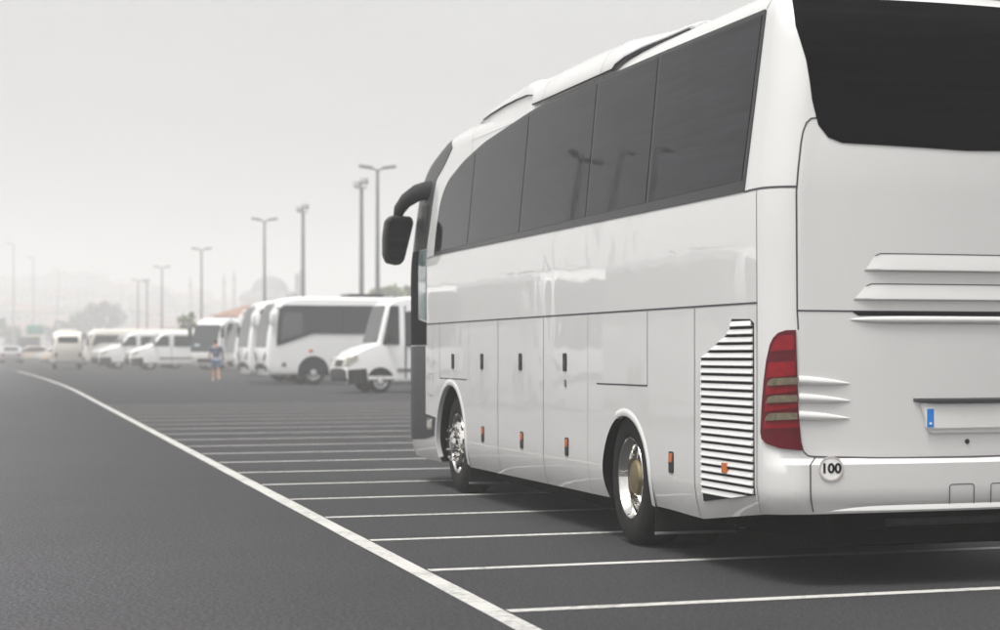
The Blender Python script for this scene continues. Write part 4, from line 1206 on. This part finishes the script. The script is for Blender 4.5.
make_tree('tree', 12.0, 5.5, 6.5, 1300, 'leaf', 'broad faint tree between the dome and the hazy tower block', at(289, 420), seed=9, ls=.7)
make_tree('tree', 6.6, 4.6, 5, 700, 'leaf', 'hazy bush left of the road sign at the picture edge', at(6, 430), seed=10, ls=.7)

# ------------------------------------------------------------------ the town in the haze
def house_mesh(name, w, d, h, rh, wall, roofm, flat=False, floors=2):
    bm = bmesh.new(); box(bm, (0, 0, h/2-2), (w, d, h+4), mi=0)
    if flat:
        box(bm, (0, 0, h+.3), (w+.5, d+.5, .6), mi=1); box(bm, (w*.2, 0, h+1.3), (w*.25, d*.3, 1.8), mi=0)
    else:
        e = .6
        v = [bm.verts.new(p) for p in ((-w/2-e, -d/2-e, h), (w/2+e, -d/2-e, h), (w/2+e, d/2+e, h), (-w/2-e, d/2+e, h), (-w/4, 0, h+rh), (w/4, 0, h+rh))]
        for f in ((0, 1, 5, 4), (2, 3, 4, 5), (1, 2, 5), (3, 0, 4), (0, 3, 2, 1)):
            ff = bm.faces.new([v[i] for i in f]); ff.material_index = 1
        box(bm, (w*.15, d*.1, h+rh*.75), (.9, .9, rh), mi=0)
    nf = max(2, int(w/3))
    for fl_ in range(floors):
        for k in range(nf):
            for s in (-1, 1):
                box(bm, (-w/2+w*(k+.5)/nf, s*(d/2+.02), 1.7+fl_*3.0), (1.2, .1, 1.5), mi=2)
    me = bpy.data.meshes.new(name); bm.to_mesh(me); bm.free()
    for m in (wall, roofm, M['farglass']): me.materials.append(m)
    return me
protos = [house_mesh('house', 11, 9, 7, 2.6, M['render_a'], M['tile'], floors=2), house_mesh('house', 14, 10, 10, 2.6, M['render_b'], M['tile'], floors=3),
          house_mesh('house', 16, 11, 13, 2, M['render_b'], M['stone'], True, 4), house_mesh('house', 12, 12, 9.5, 2.6, M['render_c'], M['tile'], floors=3)]
kinds = ['cream house with tiled hip roof among the hillside town in the haze', 'white three-storey house with tiled roof among the hillside town in the haze',
         'white flat-roofed block among the hillside town in the haze', 'pinkish house with tiled roof among the hillside town in the haze']
rnd = random.Random(21)
cnt = 0
for j in range(9):
    Y = 625+j*66
    u = -25+rnd.uniform(0, 10)
    while u < 420:
        Yj = Y+rnd.uniform(-22, 22); x = (u-800)/2080*Yj
        k = rnd.choice([0, 0, 1, 1, 2, 3])
        o = bpy.data.objects.new('house', protos[k]); link(o)
        o.location = (x, Yj, hill_h(x, Yj)); o.rotation_euler = (0, 0, rnd.uniform(-.7, .7))
        s = rnd.uniform(.55, .95); o.scale = (s, s, s*rnd.uniform(.8, 1.0))
        tag(o, kinds[k], 'house', 'houses of the hillside town in the haze'); cnt += 1
        u += rnd.uniform(12, 36)
# mosques
def make_mosque(label, loc, R_, base, cat='mosque'):
    root = empty('mosque', loc, .3, label, cat)
    bm = bmesh.new(); box(bm, (0, 0, base/2-2), (R_*3.0, R_*3.0, base+4), bev=.3)
    for k in range(6):
        for s in (-1, 1): pass
    build('prayer_hall', bm, M['stone'], root, smooth=0)
    bm = bmesh.new(); lathe(bm, [(R_*1.04, base), (R_*1.04, base+R_*.22), (R_, base+R_*.24)], 24, 'Z'); build('drum', bm, M['stone'], root)
    bm = bmesh.new(); lathe(bm, [(R_*math.cos(a), base+R_*.24+R_*.86*math.sin(a)) for a in [math.pi/2*k/10 for k in range(10)]]+[(.05, base+R_*1.1), (.12, base+R_*1.2), (.02, base+R_*1.5)], 28, 'Z'); build('dome', bm, M['lead'], root)
    for k in range(4):
        a = math.pi/2*k; c = (R_*1.02*math.cos(a), R_*1.02*math.sin(a), 0)
        bm = bmesh.new(); lathe(bm, [(R_*.62, base-R_*.25)]+[(R_*.62*math.cos(t), base-R_*.2+R_*.5*math.sin(t)) for t in [math.pi/2*k_/7 for k_ in range(7)]]+[(.02, base+R_*.30)], 20, 'Z', c); build('half_dome', bm, M['lead'], root)
    return root
def z_at(v, Y): return 1.5+(346-v)/2080*Y
make_mosque('hazy domed mosque rising behind the two midibuses', ((270-800)/2080*640, 640, 0), 5.6, z_at(296, 640))
make_mosque('faint domed mosque on the hill ridge above the white vans', ((158-800)/2080*900, 900, 0), 5.0, z_at(300, 900))
mn = empty('minaret')
bm = bmesh.new(); lathe(bm, [(1.5, -3), (1.5, 6), (1.0, 7.5), (.9, 20), (1.5, 20.6), (1.5, 21.6), (.85, 21.7), (.75, 28), (1.25, 28.5), (1.25, 29.3), (.7, 29.4), (.65, 34)], 14, 'Z'); build('shaft', bm, M['stone'], mn)
bm = bmesh.new(); lathe(bm, [(.85, 34), (.6, 36), (.05, 40), (.04, 41.5)], 14, 'Z'); build('spire', bm, M['lead'], mn)
MG = 'minarets on the hazy skyline'
mins = [(190.5, 273, 760, 'slender minaret left of the angled coach, between two lamp posts'), (224, 270, 700, 'left one of the close pair of minarets above the angled coach'),
        (234, 266, 700, 'right and taller one of the close pair of minarets above the angled coach'), (72, 280, 1000, 'short faint minaret on the ridge above the rear-view minibus')]
for i, (u, v, Y, lab) in enumerate(mins):
    o = mn if i == 0 else copy_tree(mn); tag(o, lab, 'minaret', MG); s = z_at(v, Y)/41.5
    o.location = ((u-800)/2080*Y, Y, 0); o.scale = (s*1.1, s*1.1, s)
tw = empty('tower_block', ((300-800)/2080*600, 600, 0), .25, 'hazy grey tower block right of the domed mosque, behind the midibus roof', 'tower')
H = z_at(274, 600)
bm = bmesh.new(); box(bm, (0, 0, H/2-1), (2.9, 2.9, H+2), bev=.1)
for k in range(6):
    for s in (-.8, 0, .8): box(bm, (s, -1.46, H-1.6-k*2.4), (.5, .08, 1.3), mi=1)
build('tower_body', bm, [M['lead'], M['farglass']], tw, smooth=0)
bm = bmesh.new(); box(bm, (.5, 0, H+.5), (1.4, 1.4, 1.2), bev=.1); build('roof_house', bm, M['lead'], tw, smooth=0)
kb = empty('roadside_building', ((243-800)/2080*165, 165, 0), -.36, 'low building with a reddish tiled roof just right of the angled coach roof', 'building')
bm = bmesh.new(); box(bm, (4, 0, 1.9), (9, 6, 3.8)); build('wall', bm, M['render_c'], kb, smooth=0)
bm = bmesh.new()
v_ = [bm.verts.new(p) for p in ((-.9, -3.4, 3.8), (8.9, -3.4, 3.8), (8.9, 3.4, 3.8), (-.9, 3.4, 3.8), (1.5, 0, 5.0), (6.5, 0, 5.0))]
for f in ((0, 1, 5, 4), (2, 3, 4, 5), (1, 2, 5), (3, 0, 4), (0, 3, 2, 1)): bm.faces.new([v_[i] for i in f])
build('roof', bm, M['tile'], kb, smooth=0)
for x in (1.2, 3.4, 5.6):
    bm = bmesh.new(); box(bm, (x, -3.02, 1.9), (1.1, .1, 1.3)); build('window', bm, M['farglass'], kb, smooth=0)

# ------------------------------------------------------------------ the walking man
def skin_mesh(name, joints, edges, radii, m, parent, sub=2, root=0):
    me = bpy.data.meshes.new(name); me.from_pydata(joints, edges, [])
    o = bpy.data.objects.new(name, me); COL.objects.link(o)
    o.modifiers.new('s', 'SKIN'); ss = o.modifiers.new('d', 'SUBSURF'); ss.levels = sub; ss.render_levels = sub
    for i, r in enumerate(radii):
        me.skin_vertices[0].data[i].radius = r if isinstance(r, tuple) else (r, r)
    me.skin_vertices[0].data[root].use_root = True
    dg = bpy.context.evaluated_depsgraph_get(); m2 = bpy.data.meshes.new_from_object(o.evaluated_get(dg)); bpy.data.objects.remove(o)
    m2.materials.clear(); m2.materials.append(m)
    for p in m2.polygons: p.use_smooth = True
    return link(bpy.data.objects.new(name, m2), parent)
man = empty('person', (-25.33, 90.2, 0), R(20), 'man in a grey-blue T-shirt and light denim shorts walking across the lot', 'person')
# x = right, y = away from camera (he walks away), z up
J = [(0, 0, .98), (0, 0, 1.15), (0, .01, 1.32), (0, 0, 1.45), (0, .01, 1.54), (0, .02, 1.62), (0, .02, 1.72),
     (-.19, 0, 1.43), (-.27, -.03, 1.15), (-.27, .03, .92), (-.26, .06, .82),
     (.19, 0, 1.43), (.28, .03, 1.15), (.30, .10, .93), (.29, .14, .83),
     (-.09, 0, .94), (-.10, .10, .52), (-.10, .03, .09), (-.11, .16, .03),
     (.09, 0, .94), (.10, -.05, .52), (.11, -.26, .14), (.12, -.16, .03)]
E_ = [(0, 1), (1, 2), (2, 3), (3, 4), (4, 5), (5, 6), (3, 7), (7, 8), (8, 9), (9, 10), (3, 11), (11, 12), (12, 13), (13, 14), (0, 15), (15, 16), (16, 17), (17, 18), (0, 19), (19, 20), (20, 21), (21, 22)]
Rr = [(.15, .11), (.14, .10), (.17, .11), (.13, .09), .055, (.085, .10), (.075, .09), .065, .05, .04, .035, .065, .05, .04, .035, .095, .065, .045, .04, .095, .065, .045, .04]
skin_mesh('body', J, E_, Rr, M['skin'], man)
JT = [(0, 0, .96), (0, 0, 1.15), (0, .01, 1.32), (0, 0, 1.46), (-.19, 0, 1.44), (-.265, -.02, 1.20), (.19, 0, 1.44), (.275, .02, 1.20)]
skin_mesh('shirt', JT, [(0, 1), (1, 2), (2, 3), (3, 4), (4, 5), (3, 6), (6, 7)], [(.185, .135), (.175, .125), (.20, .135), (.13, .10), .085, .075, .085, .075], M['shirt'], man)
JS = [(0, 0, .98), (-.095, .0, .90), (-.10, .09, .50), (.095, 0, .90), (.10, -.04, .50)]
skin_mesh('shorts', JS, [(0, 1), (1, 2), (0, 3), (3, 4)], [(.17, .13), .12, .095, .12, .095], M['denim'], man)
bm = bmesh.new(); bmesh.ops.create_uvsphere(bm, u_segments=18, v_segments=12, radius=1)
for v in bm.verts: v.co = Vector((v.co.x*.092, v.co.y*.108-.012, v.co.z*.105))+Vector((0, .0, 1.715))
build('hair', bm, M['hair'], man)
for s in (-1, 1):
    bm = bmesh.new(); box(bm, (s*.092, .03, 1.66), (.02, .05, .06), bev=.008); build('ear', bm, M['skin'], man)
bm = bmesh.new(); box(bm, (0, .115, 1.655), (.03, .04, .05), bev=.012); build('nose', bm, M['skin'], man)
bm = bmesh.new(); box(bm, (-.11, .10, .04), (.10, .27, .09), bev=.03); build('shoe', bm, M['beige_paint'], man)
bm = bmesh.new(); box(bm, (.12, -.19, .06), (.10, .27, .09), rot=Matrix.Rotation(R(-20), 3, 'X'), bev=.03); build('shoe', bm, M['beige_paint'], man)
for hx, hy, hz_ in ((-.26, .07, .80), (.29, .15, .81)):
    bm = bmesh.new()
    for k in range(4):
        tube(bm, [(hx-.027+.018*k, hy, hz_), (hx-.027+.018*k, hy+.005, hz_-.045), (hx-.027+.018*k, hy+.02, hz_-.075)], [.009, .009, .007], 6)
    tube(bm, [(hx, hy+.03, hz_+.02), (hx, hy+.055, hz_-.01), (hx, hy+.058, hz_-.035)], [.011, .010, .008], 6)
    build('hand', bm, M['skin'], man)
